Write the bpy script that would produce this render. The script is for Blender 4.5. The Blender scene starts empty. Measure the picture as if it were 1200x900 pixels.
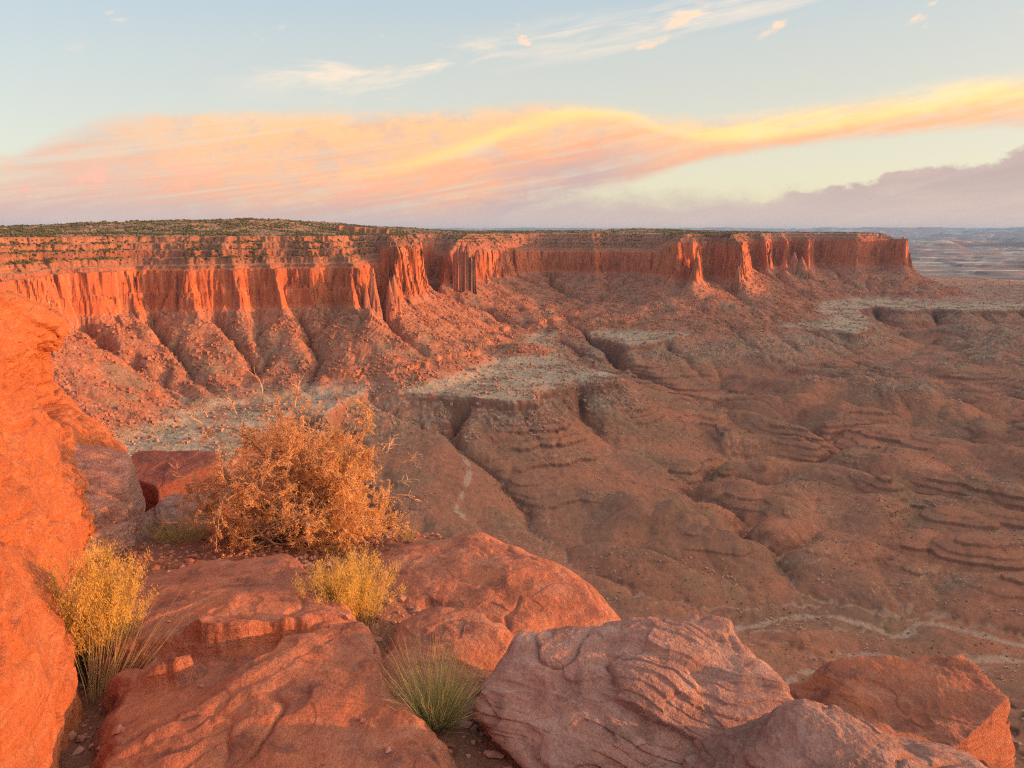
import bpy, math, random, time
import numpy as np
T0 = time.time()
random.seed(7)
F32 = np.float32
# ------------------------------------------------------------------ camera
FOC = 873.0                      # focal length in pixels of a 1200 px wide frame
PITCH = math.radians(11.59)
SC = bpy.context.scene
COL = SC.collection
cam_d = bpy.data.cameras.new('camera')
cam_d.lens = 36.0 * FOC / 1200.0
cam_d.sensor_width = 36.0
cam_d.clip_start = 0.05
cam_d.clip_end = 300000.0
cam = bpy.data.objects.new('camera', cam_d)
COL.objects.link(cam)
cam.location = (0, 0, 0)
cam.rotation_euler = (math.radians(90) - PITCH, 0, 0)
SC.camera = cam
# ------------------------------------------------------------------ render
SC.view_settings.view_transform = 'Standard'
SC.view_settings.look = 'None'
SC.view_settings.gamma = 1.0
SC.view_settings.exposure = 0.42
SC.cycles.use_denoising = False
SC.cycles.filter_width = 1.25
SC.cycles.adaptive_threshold = 0.005
SC.cycles.sample_clamp_direct = 12.0
SC.cycles.max_bounces = 5
SC.cycles.diffuse_bounces = 3
SC.cycles.volume_bounces = 0
SC.cycles.sample_clamp_indirect = 4.0
# ------------------------------------------------------------------ sun
SUN_EL, SUN_AZ = 5.2, 93.0       # azimuth clockwise from the view direction (+y)
sl = bpy.data.lights.new('sun', 'SUN')
sl.energy = 5.0
sl.color = (1.0, 0.37, 0.115)
sl.angle = math.radians(0.6)
so = bpy.data.objects.new('sun', sl)
COL.objects.link(so)
so.rotation_euler = (math.radians(90 - SUN_EL), 0, math.radians(180 - SUN_AZ))
so.location = (50, 0, 20)

# ------------------------------------------------------------------ node helpers
class NT:
    """tiny expression helper over a node tree"""
    def __init__(s, tree): s.t = tree; s.n = tree.nodes; s.l = tree.links
    def node(s, typ, **kw):
        n = s.n.new(typ)
        for k, v in kw.items(): setattr(n, k, v)
        return n
    def put(s, sock, v):
        if isinstance(v, bpy.types.NodeSocket): s.l.new(v, sock)
        elif isinstance(v, (tuple, list)):
            sock.default_value = tuple(v) if len(sock.default_value) == len(v) else (*v, 1.0)
        else: sock.default_value = v
    def m(s, op, a, b=0.0, c=0.0, clamp=False):
        n = s.node('ShaderNodeMath', operation=op, use_clamp=clamp)
        s.put(n.inputs[0], a); s.put(n.inputs[1], b); s.put(n.inputs[2], c)
        return n.outputs[0]
    def vm(s, op, a, b=(0, 0, 0)):
        n = s.node('ShaderNodeVectorMath', operation=op)
        s.put(n.inputs[0], a); s.put(n.inputs[1], b)
        return n.outputs[0]
    def ss(s, x, a, b):
        n = s.node('ShaderNodeMapRange', interpolation_type='SMOOTHSTEP')
        s.put(n.inputs[0], x); n.inputs[1].default_value = a; n.inputs[2].default_value = b
        n.inputs[3].default_value = 0; n.inputs[4].default_value = 1
        return n.outputs[0]
    def lin(s, x, a, b, c=0.0, d=1.0):
        n = s.node('ShaderNodeMapRange'); n.clamp = True
        s.put(n.inputs[0], x)
        for i, v in enumerate((a, b, c, d)): n.inputs[i + 1].default_value = v
        return n.outputs[0]
    def mix(s, f, a, b, blend='MIX'):
        n = s.node('ShaderNodeMix', data_type='RGBA', blend_type=blend)
        s.put(n.inputs[0], f); s.put(n.inputs[6], a); s.put(n.inputs[7], b)
        return n.outputs[2]
    def noise(s, vec, scale, detail=4, rough=0.55, dist=0.0, dim='3D'):
        n = s.node('ShaderNodeTexNoise', noise_dimensions=dim)
        s.put(n.inputs['Vector'], vec)
        n.inputs['Scale'].default_value = scale; n.inputs['Detail'].default_value = detail
        n.inputs['Roughness'].default_value = rough; n.inputs['Distortion'].default_value = dist
        return n.outputs['Fac']
    def vor(s, vec, scale, feature='F1', out='Distance', rnd=1.0):
        n = s.node('ShaderNodeTexVoronoi', feature=feature)
        s.put(n.inputs['Vector'], vec); n.inputs['Scale'].default_value = scale
        n.inputs['Randomness'].default_value = rnd
        return n.outputs[out]
    def comb(s, x, y, z):
        n = s.node('ShaderNodeCombineXYZ')
        s.put(n.inputs[0], x); s.put(n.inputs[1], y); s.put(n.inputs[2], z)
        return n.outputs[0]
    def sep(s, v):
        n = s.node('ShaderNodeSeparateXYZ'); s.put(n.inputs[0], v); return n.outputs
    def curve(s, x, pts):
        """piecewise smooth function of x given as (x, y) points, through a float curve"""
        xs = [p[0] for p in pts]; ys = [p[1] for p in pts]
        x0, x1, y0, y1 = min(xs), max(xs), min(ys), max(ys)
        y1 = y1 if y1 > y0 else y0 + 1e-3
        n = s.node('ShaderNodeFloatCurve')
        c = n.mapping.curves[0]
        q = [((a - x0) / (x1 - x0), (b - y0) / (y1 - y0)) for a, b in pts]
        c.points[0].location = q[0]; c.points[1].location = q[-1]
        for a in q[1:-1]: c.points.new(*a)
        n.mapping.update()
        s.put(n.inputs['Value'], s.lin(x, x0, x1))
        return s.m('MULTIPLY_ADD', n.outputs[0], y1 - y0, y0)

# ------------------------------------------------------------------ world: sky and clouds by direction
world = bpy.data.worlds.new('World'); SC.world = world; world.use_nodes = True
W = NT(world.node_tree); W.n.clear()
SKY_STR = 0.15
sky = W.node('ShaderNodeTexSky', sky_type='NISHITA')
sky.sun_disc = False
sky.sun_elevation = math.radians(SUN_EL)
sky.sun_rotation = math.radians(SUN_AZ)
sky.altitude = 1800; sky.air_density = 1.0; sky.dust_density = 2.2; sky.ozone_density = 2.5
geo = W.node('ShaderNodeTexCoord').outputs['Generated']
sx, sy, sz = W.sep(geo)
az = W.m('MULTIPLY', W.m('ARCTAN2', sx, sy), 57.29578)           # degrees, clockwise from +y
el = W.m('MULTIPLY', W.m('ARCSINE', sz), 57.29578)
# direction space noise: stretched along the horizon, with a little shear
def skyvec(ka, ke, shear=0.0, ox=0.0):
    return W.comb(W.m('MULTIPLY_ADD', az, ka, ox), W.m('MULTIPLY', W.m('MULTIPLY_ADD', az, -shear, el), ke), 0.37)
def lit(c, k=1.0): return tuple(v * k / SKY_STR for v in c)
# clear sky: Nishita lifted and softened by thin high haze
c_up = W.curve(el, [(0, 0.0), (4, 0.12), (12, 0.45), (18, 0.75), (30, 1.0), (90, 1.0)])
veil = W.mix(c_up, lit((0.92, 0.80, 0.54)), lit((0.37, 0.60, 0.79)))
rightw = W.lin(az, -35, 60)
veil = W.mix(W.m('MULTIPLY', W.m('MULTIPLY', rightw, W.m('SUBTRACT', 1.0, c_up)), 0.8), veil, lit((0.93, 0.72, 0.40)))
base = W.mix(0.62, sky.outputs[0], veil)
GAIN = 1.0
nA = W.noise(skyvec(0.055, 0.16, 0.10), 1.0, 7, 0.56, 0.6)
nB = W.noise(skyvec(0.13, 0.62, 0.14, 5.0), 1.0, 8, 0.62, 0.35)
nC = W.noise(skyvec(0.42, 0.75, 0.0, 11.0), 1.0, 9, 0.66, 0.2)
nW = W.noise(skyvec(0.03, 0.9, 0.16, 3.0), 1.0, 6, 0.6, 1.2)       # streaky
edge = W.m('MULTIPLY', W.m('SUBTRACT', nA, 0.5), 5.5)
edge2 = W.m('MULTIPLY', W.m('SUBTRACT', nB, 0.5), 2.6)
# --- thin high wisps
def band(y0pts, width, n, lo, hi):
    c = W.curve(az, y0pts)
    d = W.m('ABSOLUTE', W.m('SUBTRACT', el, W.m('ADD', c, W.m('MULTIPLY', edge2, 0.5))))
    return W.m('MULTIPLY', W.ss(d, width, 0.0), W.ss(n, lo, hi))
wispm = W.ss(az, -6, 6)
wisp = band([(-90, 9), (-40, 11), (-10, 12), (5, 13.2), (14, 14.4), (24, 16.5), (34, 18.3), (90, 22)], 2.0, W.m('MULTIPLY', W.m('ADD', nW, nB), 0.5), 0.40, 0.60)
wisp2 = band([(-90, 12), (-14, 10.6), (-5, 11.2), (4, 12), (20, 10), (90, 9)], 2.6, nB, 0.46, 0.68)
base = W.mix(W.m('MULTIPLY', W.m('MULTIPLY', wisp, wispm), 0.62), base, lit((0.95, 0.72, 0.52)))
base = W.mix(W.m('MULTIPLY', W.m('MULTIPLY', wisp2, W.m('MULTIPLY', W.ss(az, -24, -12), W.ss(az, 2, -5))), 0.6), base, lit((0.92, 0.70, 0.50)))
puff = W.m('MULTIPLY', W.ss(W.noise(skyvec(0.24, 0.5, 0.1, 31.0), 1.0, 5, 0.55, 0.2), 0.585, 0.69), W.m('MULTIPLY', W.ss(el, 10.5, 12.5), W.ss(el, 24, 17)))
base = W.mix(W.m('MULTIPLY', puff, 0.65), base, lit((0.98, 0.62, 0.40)))
# --- the big lenticular band: top and bottom elevations as functions of azimuth
top = W.curve(az, [(-90, 2.5), (-60, 3.5), (-36, 4.2), (-31, 5.8), (-27, 7.3), (-19, 8.2), (-10, 8.5), (-2, 8.7), (4, 8.9), (8, 8.6), (11.5, 8.1), (15, 8.0), (20, 8.3), (25, 8.9), (30, 9.3), (35, 9.3), (50, 10.0), (90, 12)])
bot = W.curve(az, [(-90, -3), (-8, -2.6), (0, 1.2), (4, 2.3), (9, 3.3), (13, 4.6), (17, 5.3), (24, 5.9), (30, 6.1), (36, 6.0), (60, 7.5), (90, 8)])
edge3 = W.m('MULTIPLY', W.m('SUBTRACT', nC, 0.5), 2.4)
ws = W.m('ADD', W.m('ADD', W.m('MULTIPLY', edge, 0.25), W.m('MULTIPLY', edge2, 0.45)), W.m('MULTIPLY', edge3, 0.35))
dt = W.m('SUBTRACT', W.m('ADD', top, ws), el)
db = W.m('SUBTRACT', el, W.m('ADD', bot, W.m('MULTIPLY', edge2, 0.35)))
lens = W.m('MULTIPLY', W.ss(dt, -0.35, 1.1), W.ss(db, -0.15, 0.7))
thick = W.m('DIVIDE', dt, W.m('MAXIMUM', W.m('SUBTRACT', top, bot), 1.0))      # 0 at the top, 1 at the bottom
body_hi = lit((0.86, 0.50, 0.25)); body_mid = lit((0.80, 0.37, 0.21)); body_lo = lit((0.50, 0.345, 0.33))
lensc = W.mix(W.ss(W.m('ADD', thick, W.m('MULTIPLY', edge2, 0.25)), 0.0, 0.5), body_hi, body_mid)
lensc = W.mix(W.m('MULTIPLY', W.ss(nB, 0.46, 0.62), 0.55), lensc, lit((0.88, 0.52, 0.26)))
lensc = W.mix(W.m('MULTIPLY', W.ss(nC, 0.53, 0.36), 0.40), lensc, lit((0.52, 0.33, 0.30)))
low_t = W.m('MULTIPLY', W.ss(W.m('ADD', thick, W.m('MULTIPLY', edge2, 0.30)), 0.35, 0.85), W.ss(az, 16, 4))
lensc = W.mix(low_t, lensc, body_lo)
lensc = W.mix(W.m('MULTIPLY', W.ss(az, -18, -33), 0.6), lensc, lit((0.54, 0.40, 0.38)))
pinky = W.m('MULTIPLY', W.ss(nC, 0.5, 0.72), W.m('MULTIPLY', W.ss(el, 6.5, 4.0), W.ss(az, -2, -14)))
lensc = W.mix(W.m('MULTIPLY', pinky, 0.85), lensc, lit((0.86, 0.42, 0.32)))
# yellow lit streaks
streak_c = W.curve(az, [(-40, 2.0), (-20, 3.2), (-10, 4.3), (-6.5, 5.1), (-2.6, 6.3), (1.3, 7.6), (6.5, 8.4), (11, 7.4), (16, 6.7), (22, 7.2), (30, 8.2), (36, 8.4)])
sd = W.m('ABSOLUTE', W.m('SUBTRACT', el, W.m('ADD', streak_c, W.m('ADD', W.m('MULTIPLY', edge2, 0.30), W.m('MULTIPLY', edge3, 0.25)))))
streak = W.m('MULTIPLY', W.ss(sd, 0.85, 0.0), W.m('MULTIPLY', W.ss(az, -16, -2), W.lin(nB, 0.30, 0.62, 0.35, 1.0)))
lensc = W.mix(W.m('MULTIPLY', streak, 0.9), lensc, lit((1.0, 0.68, 0.20)))
rlit = W.m('MULTIPLY', W.ss(az, 6, 20), W.ss(W.m('ADD', thick, W.m('MULTIPLY', edge2, 0.4)), 1.0, 0.3))
lensc = W.mix(W.m('MULTIPLY', W.m('MULTIPLY', rlit, W.lin(nB, 0.34, 0.60, 0.15, 1.0)), 0.8), lensc, lit((0.98, 0.72, 0.33)))
lens = W.m('MULTIPLY', lens, W.lin(W.m('ADD', nW, W.m('MULTIPLY', nC, 0.5)), 0.52, 0.80, 0.42, 1.0))
base = W.mix(W.m('MULTIPLY', lens, 0.95), base, lensc)
# --- low mauve bank along the horizon, cumulus tops on the right
btop = W.curve(az, [(-90, 1.6), (-30, 1.8), (-4, 2.0), (6, 2.6), (14, 2.4), (20, 2.7), (24, 3.2), (28, 4.0), (31, 4.3), (34, 5.2), (40, 6.0), (60, 5.0), (90, 3.5)])
db2 = W.m('SUBTRACT', W.m('ADD', btop, W.m('ADD', W.m('MULTIPLY', W.m('SUBTRACT', nC, 0.5), 2.6), W.m('MULTIPLY', edge2, 0.20))), el)
sharp = W.ss(az, 14, 24)
bank = W.m('ADD', W.m('MULTIPLY', W.ss(db2, -1.0, 1.4), W.m('SUBTRACT', 1.0, sharp)), W.m('MULTIPLY', W.ss(db2, -0.12, 0.38), sharp))
bankc = W.mix(W.ss(el, 0.2, 4.5), lit((0.50, 0.39, 0.37)), lit((0.41, 0.305, 0.30)))
bankc = W.mix(W.m('MULTIPLY', W.ss(nB, 0.45, 0.7), 0.30), bankc, lit((0.66, 0.48, 0.40)))
base = W.mix(W.m('MULTIPLY', bank, 0.9), base, bankc)
# unseen cloud added high overhead, above the frame, for warm fill light
fill_deck = W.m('MULTIPLY', W.ss(el, 24, 40), W.ss(nA, 0.30, 0.55))
base = W.mix(W.m('MULTIPLY', fill_deck, 0.9), base, lit((0.54, 0.48, 0.46)))
# glow of the low sun behind thin cloud, outside the picture on the right
sdv = (math.cos(math.radians(SUN_EL + 12)) * math.sin(math.radians(SUN_AZ)), math.cos(math.radians(SUN_EL + 12)) * math.cos(math.radians(SUN_AZ)), math.sin(math.radians(SUN_EL + 12)))
dn = W.node('ShaderNodeVectorMath', operation='DOT_PRODUCT'); W.put(dn.inputs[0], geo); dn.inputs[1].default_value = sdv
glow = W.m('POWER', W.m('MAXIMUM', dn.outputs['Value'], 0.0), 9.0)
base = W.mix(1.0, base, W.mix(glow, (0, 0, 0), lit((3.9, 2.3, 1.25))), 'ADD')
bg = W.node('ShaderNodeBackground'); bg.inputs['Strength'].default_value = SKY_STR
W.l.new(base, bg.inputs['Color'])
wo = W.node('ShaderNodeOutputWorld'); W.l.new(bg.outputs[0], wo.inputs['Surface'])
world.cycles.sampling_method = 'MANUAL'; world.cycles.sample_map_resolution = 1024

# ------------------------------------------------------------------ numpy noise
def _hash(ix, iy, seed):
    h = (ix.astype(np.uint32) * np.uint32(374761393) + iy.astype(np.uint32) * np.uint32(668265263)
         + np.uint32((seed * 1274126177) & 0xffffffff))
    h = (h ^ (h >> np.uint32(13))) * np.uint32(1103515245)
    return (h ^ (h >> np.uint32(16)))
_A = np.arange(256) * (2 * np.pi / 256)
_GX = np.cos(_A).astype(F32); _GY = np.sin(_A).astype(F32)
def noise2(x, y, seed=0):
    """gradient noise about -0.7..0.7"""
    x = np.asarray(x, F32); y = np.asarray(y, F32)
    xi = np.floor(x); yi = np.floor(y)
    fx = x - xi; fy = y - yi
    xi = xi.astype(np.int32); yi = yi.astype(np.int32)
    u = fx * fx * fx * (fx * (fx * 6 - 15) + 10); v = fy * fy * fy * (fy * (fy * 6 - 15) + 10)
    def g(dx, dy):
        k = _hash(xi + dx, yi + dy, seed) & np.uint32(255)
        return _GX[k] * (fx - dx) + _GY[k] * (fy - dy)
    a = g(0, 0); b = g(1, 0); c = g(0, 1); d = g(1, 1)
    p = a + (b - a) * u; q = c + (d - c) * u
    return (p + (q - p) * v) * F32(1.4)
def fbm(x, y, seed=0, octv=4, gain=0.5, lac=2.03):
    s = 0; a = 1.0; t = 0
    for o in range(octv):
        s = s + a * noise2(x, y, seed + o * 17); t += a
        x = x * lac + 13.7; y = y * lac - 7.3; a *= gain
    return s / t
def ridged(x, y, seed=0, octv=3, gain=0.5, lac=2.1):
    s = 0; a = 1.0; t = 0
    for o in range(octv):
        s = s + a * (1 - 2 * np.abs(noise2(x, y, seed + o * 31))); t += a
        x = x * lac + 3.1; y = y * lac + 9.2; a *= gain
    return s / t                       # high on ridges, creases upwards
def sstep(x, a, b):
    t = np.clip((x - a) / (b - a), 0, 1); return t * t * (3 - 2 * t)
def lerp(a, b, t): return a + (b - a) * t
# ------------------------------------------------------------------ mesh helper
def grid_mesh(name, X, Y, Z, colour=None, mat=None, smooth=True, extra=None):
    n, m = X.shape
    me = bpy.data.meshes.new(name)
    co = np.empty((n * m, 3), F32); co[:, 0] = X.ravel(); co[:, 1] = Y.ravel(); co[:, 2] = Z.ravel()
    idx = np.arange(n * m, dtype=np.int32).reshape(n, m)
    q = np.stack([idx[:-1, :-1], idx[:-1, 1:], idx[1:, 1:], idx[1:, :-1]], -1).reshape(-1, 4)
    raw_mesh(me, co, q, smooth)
    if colour is not None: set_colour(me, 'rock_colour', colour.reshape(-1, 3))
    for k, v in (extra or {}).items():
        a = me.attributes.new(k, 'FLOAT', 'POINT'); a.data.foreach_set('value', v.ravel().astype(F32))
    o = bpy.data.objects.new(name, me); COL.objects.link(o)
    if mat: me.materials.append(mat)
    return o
def raw_mesh(me, co, faces, smooth=True):
    k = faces.shape[1]
    me.vertices.add(len(co)); me.vertices.foreach_set('co', np.ascontiguousarray(co, F32).ravel())
    me.loops.add(faces.size); me.loops.foreach_set('vertex_index', np.ascontiguousarray(faces, np.int32).ravel())
    me.polygons.add(len(faces)); me.polygons.foreach_set('loop_start', np.arange(0, faces.size, k, dtype=np.int32))
    try: me.polygons.foreach_set('loop_total', np.full(len(faces), k, np.int32))
    except Exception: pass
    me.polygons.foreach_set('use_smooth', np.full(len(faces), bool(smooth)))
    me.update(calc_edges=True)
def set_colour(me, name, rgb):
    a = me.color_attributes.new(name, 'FLOAT_COLOR', 'POINT')
    c = np.ones((len(rgb), 4), F32); c[:, :3] = np.clip(rgb, 0, 1)
    a.data.foreach_set('color', c.ravel())
def principled(name, rough=0.9, spec=0.15):
    m = bpy.data.materials.new(name); m.use_nodes = True
    N = NT(m.node_tree)
    b = m.node_tree.nodes['Principled BSDF']
    b.inputs['Roughness'].default_value = rough
    b.inputs['Specular IOR Level'].default_value = spec
    return m, N, b
def at(px, py, z):
    """plan position where the sight line through a photo pixel meets height z"""
    a = (px - 600) / FOC; b = (450 - py) / FOC
    dy = math.cos(PITCH) + b * math.sin(PITCH); dz = -math.sin(PITCH) + b * math.cos(PITCH)
    t = z / dz
    return (a * t, dy * t)
def at_y(px, py, y):
    a = (px - 600) / FOC; b = (450 - py) / FOC
    dy = math.cos(PITCH) + b * math.sin(PITCH); dz = -math.sin(PITCH) + b * math.cos(PITCH)
    t = y / dy
    return (a * t, y, dz * t)

# ================================================================== CANYON TERRAIN
ZB = -130.0; ZN = -238.0
mesa = [(-1500, -900), (-1050, 0), (-800, 520)] + [at(px, py, ZB) for px, py in [
    (0, 402), (40, 392), (62, 383), (83, 378), (90, 373), (128, 370), (160, 367), (170, 365.5), (200, 365), (233, 366), (240, 364),
    (283, 363.5), (300, 362), (333, 362), (341, 360), (378, 360), (392, 358.5), (405, 360.5), (419, 362), (425, 359), (434, 363), (441, 356), (447, 350),
    (452, 358), (470, 355), (480, 351), (503, 343), (505, 330), (510, 327), (517, 333), (548, 331), (560, 329), (580, 328), (592, 326), (603, 325),
    (607, 320), (640, 318), (680, 319), (700, 322), (712, 319), (747, 320), (770, 324), (785, 328), (806, 327), (811, 330), (823, 329), (828, 324), (856, 326),
    (870, 328), (878, 326), (883, 313), (900, 315), (912, 311), (921, 315), (930, 310), (948, 313), (957, 310), (1004, 312), (1040, 311),
    (1060, 313), (1070, 312)]] + [(1530, 3150), (1300, 4000), (1500, 5200), (-6000, 7000), (-6000, -900)]
bench = [(-470, -900), (-480, 300), (-420, 560)] + [at(px, py, ZN) for px, py in [
    (215, 575), (262, 548), (300, 512), (345, 482), (380, 487), (410, 470), (440, 457), (462, 460), (500, 462), (530, 464), (560, 468), (600, 469), (628, 467), (640, 458), (655, 452),
    (680, 449), (705, 450), (727, 447), (728, 441), (700, 434), (662, 422), (648, 408), (652, 396), (672, 390), (700, 396), (735, 404), (762, 402), (785, 397),
    (832, 392), (847, 385), (851, 377), (862, 384), (890, 383), (925, 386), (962, 385), (1000, 389), (1022, 385), (1017, 372), (1004, 363),
    (1025, 358), (1060, 363), (1095, 361), (1130, 364), (1200, 362), (1300, 364)]] + [(2600, 2500), (2600, 3900), (1600, 5200), (-6000, 7000), (-6000, -900)]
ZW = -326.0
wash1 = [at(px, py, ZW) for px, py in [(600, 760), (690, 745), (735, 728), (765, 706), (810, 702), (850, 697), (890, 691), (930, 683), (975, 683), (1020, 692), (1050, 705), (1070, 702),
         (1082, 692), (1110, 695), (1140, 703), (1200, 717), (1290, 742), (1500, 790)]] + [(1500, 600), (3200, 300)]
wash2 = [at(px, py, ZW) for px, py in [(890, 800), (925, 785), (935, 772), (927, 757), (940, 745), (980, 742), (1005, 730), (1020, 725), (1060, 733), (1120, 734), (1200, 733), (1290, 742)]]
wash3 = [at(px, py, -296) for px, py in [(498, 505), (504, 520), (530, 530), (552, 547), (543, 563), (533, 577), (560, 587)]]
wash4 = [at(px, py, -300) for px, py in [(700, 405), (716, 430), (780, 452), (850, 468), (930, 478), (1000, 500), (1100, 520), (1250, 560)]]
wash5 = [at(px, py, -318) for px, py in [(620, 600), (700, 635), (790, 650), (850, 640), (900, 628), (980, 640), (1080, 655), (1200, 672), (1300, 690)]]
def seg_d2(X, Y, a, b):
    dx, dy = b[0] - a[0], b[1] - a[1]
    t = np.clip(((X - a[0]) * dx + (Y - a[1]) * dy) / (dx * dx + dy * dy + 1e-9), 0, 1)
    return (X - a[0] - t * dx) ** 2 + (Y - a[1] - t * dy) ** 2
def poly_d(X, Y, pts, closed):
    d = np.full(X.shape, 1e12, F32)
    n = len(pts)
    for i in range(n if closed else n - 1):
        d = np.minimum(d, seg_d2(X, Y, pts[i], pts[(i + 1) % n]))
    d = np.sqrt(d)
    if closed:
        ins = np.zeros(X.shape, bool)
        for i in range(n):
            (x1, y1), (x2, y2) = pts[i], pts[(i + 1) % n]
            if y1 == y2: continue
            c = ((y1 > Y) != (y2 > Y)) & (X < (x2 - x1) * (Y - y1) / (y2 - y1) + x1)
            ins ^= c
        d = np.where(ins, -d, d)
    return d
GX0, GX1, GY0, GY1, GD = -1300.0, 3100.0, 150.0, 4600.0, 5.0
gx = np.arange(GX0, GX1 + 1, GD, dtype=F32); gy = np.arange(GY0, GY1 + 1, GD, dtype=F32)
GXX, GYY = np.meshgrid(gx, gy)              # rows = y
DM = poly_d(GXX, GYY, mesa, True); DB = poly_d(GXX, GYY, bench, True)
DW = poly_d(GXX, GYY, wash1, False); DW = np.minimum(DW, poly_d(GXX, GYY, wash2, False))
DW5 = np.minimum(poly_d(GXX, GYY, wash4, False), poly_d(GXX, GYY, wash5, False))
DW3 = poly_d(GXX, GYY, wash3, False)
def blur(G, r, n=3):
    for _ in range(n):
        for ax in (0, 1):
            P_ = np.pad(G, [(r + 1, r) if a_ == ax else (0, 0) for a_ in (0, 1)], mode='edge'); cs = np.cumsum(P_, axis=ax, dtype=np.float64)
            G = ((cs[2 * r + 1:] - cs[:-2 * r - 1]) if ax == 0 else (cs[:, 2 * r + 1:] - cs[:, :-2 * r - 1])) / (2 * r + 1)
    return G.astype(F32)
DMS = blur(DM, 13)
def samp(G, X, Y):
    fx = np.clip((X - GX0) / GD, 0, G.shape[1] - 1.001); fy = np.clip((Y - GY0) / GD, 0, G.shape[0] - 1.001)
    ix = fx.astype(np.int32); iy = fy.astype(np.int32); fx = (fx - ix).astype(F32); fy = (fy - iy).astype(F32)
    f = G.ravel(); k = iy * G.shape[1] + ix
    a = f[k]; b = f[k + 1]; c = f[k + G.shape[1]]; d = f[k + G.shape[1] + 1]
    return (a + (b - a) * fx) * (1 - fy) + (c + (d - c) * fx) * fy
# profiles: distance from the wall foot (negative towards the mesa) to height
PA = np.array([(-5000, 6), (-420, 0), (-160, -5), (-84, -9), (-81, -18), (-71, -21), (-68, -30), (-58, -32), (-54, -43), (-46, -45), (-42, -55), (-33, -57), (-30, -62), (-20, -64), (-13, -98), (-10.5, -100), (-5, -126), (0, -131),
               (60, -168), (130, -208), (200, -240), (300, -272), (420, -305), (600, -350), (5000, -1000)], F32)
PS = np.array([(-5000, 6), (-420, 0), (-120, -6), (-50, -9), (-46, -18), (-36, -20), (-33, -27), (-24, -30), (-19, -44), (-11, -98), (-9.5, -100), (-4.5, -126), (0, -131),
               (60, -166), (130, -200), (200, -226), (300, -248), (420, -285), (600, -335), (5000, -1000)], F32)
PR = np.array([(-5000, 0), (0, -131), (60, -160), (150, -188), (300, -214), (480, -234), (700, -264), (1000, -330), (5000, -1000)], F32)
def cone(X, Y, c, r, z0, z1):
    d = np.hypot(X - c[0], Y - c[1]) / r
    return z0 + (z1 - z0) * np.clip(1 - d, 0, 1) ** 0.8 - np.where(d > 1, 500, 0)
def p3(px, py, y):  # plan point at depth y
    q = at_y(px, py, y); return (q[0], q[1])
spires = [(p3(541, 268, 1905), 16, -60, 8), (p3(536, 271, 1900), 12, -60, 2), (p3(548, 271, 1910), 20, -60, 1), (p3(437, 293, 1326), 15, -150, -34), (p3(429, 340, 1312), 9, -150, -84), (p3(421, 346, 1318), 8, -150, -92), (p3(455, 300, 1335), 12, -150, -62), (p3(461, 292, 1350), 12, -150, -45),
          (p3(415, 335, 1320), 8, -140, -98), (p3(866, 300, 2040), 14, -150, -66), (p3(820, 290, 2040), 13, -150, -60), (p3(941, 292, 2700), 26, -150, -72), (p3(932, 285, 2710), 24, -150, -50)]
def sharp_w(X, Y, pxx):
    """1 where the wall stands sheer to its rim, 0 where stepped ledges crown it"""
    w = sstep(pxx, 762, 792)
    w = np.maximum(w, sstep(pxx, 444, 450) * (1 - sstep(pxx, 503, 512)) * (Y > 1000))
    w = np.maximum(w, 0.45 * sstep(pxx, 520, 530) * (1 - sstep(pxx, 600, 610)))
    return w
def cells(x, y, seed):
    """random value of the nearest jittered cell: flat joint faces in plan"""
    xi = np.floor(x).astype(np.int32); yi = np.floor(y).astype(np.int32)
    best = np.full(x.shape, 9.0, F32); val = np.zeros(x.shape, F32)
    for i in (-1, 0, 1):
        for j in (-1, 0, 1):
            k = _hash(xi + i, yi + j, seed)
            px_ = xi + i + (k & np.uint32(1023)).astype(F32) / 1023; py_ = yi + j + ((k >> np.uint32(10)) & np.uint32(1023)).astype(F32) / 1023
            d = (px_ - x) ** 2 + (py_ - y) ** 2; m = d < best
            best = np.where(m, d, best); val = np.where(m, ((k >> np.uint32(20)) & np.uint32(1023)).astype(F32) / 1023, val)
    return val
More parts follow.
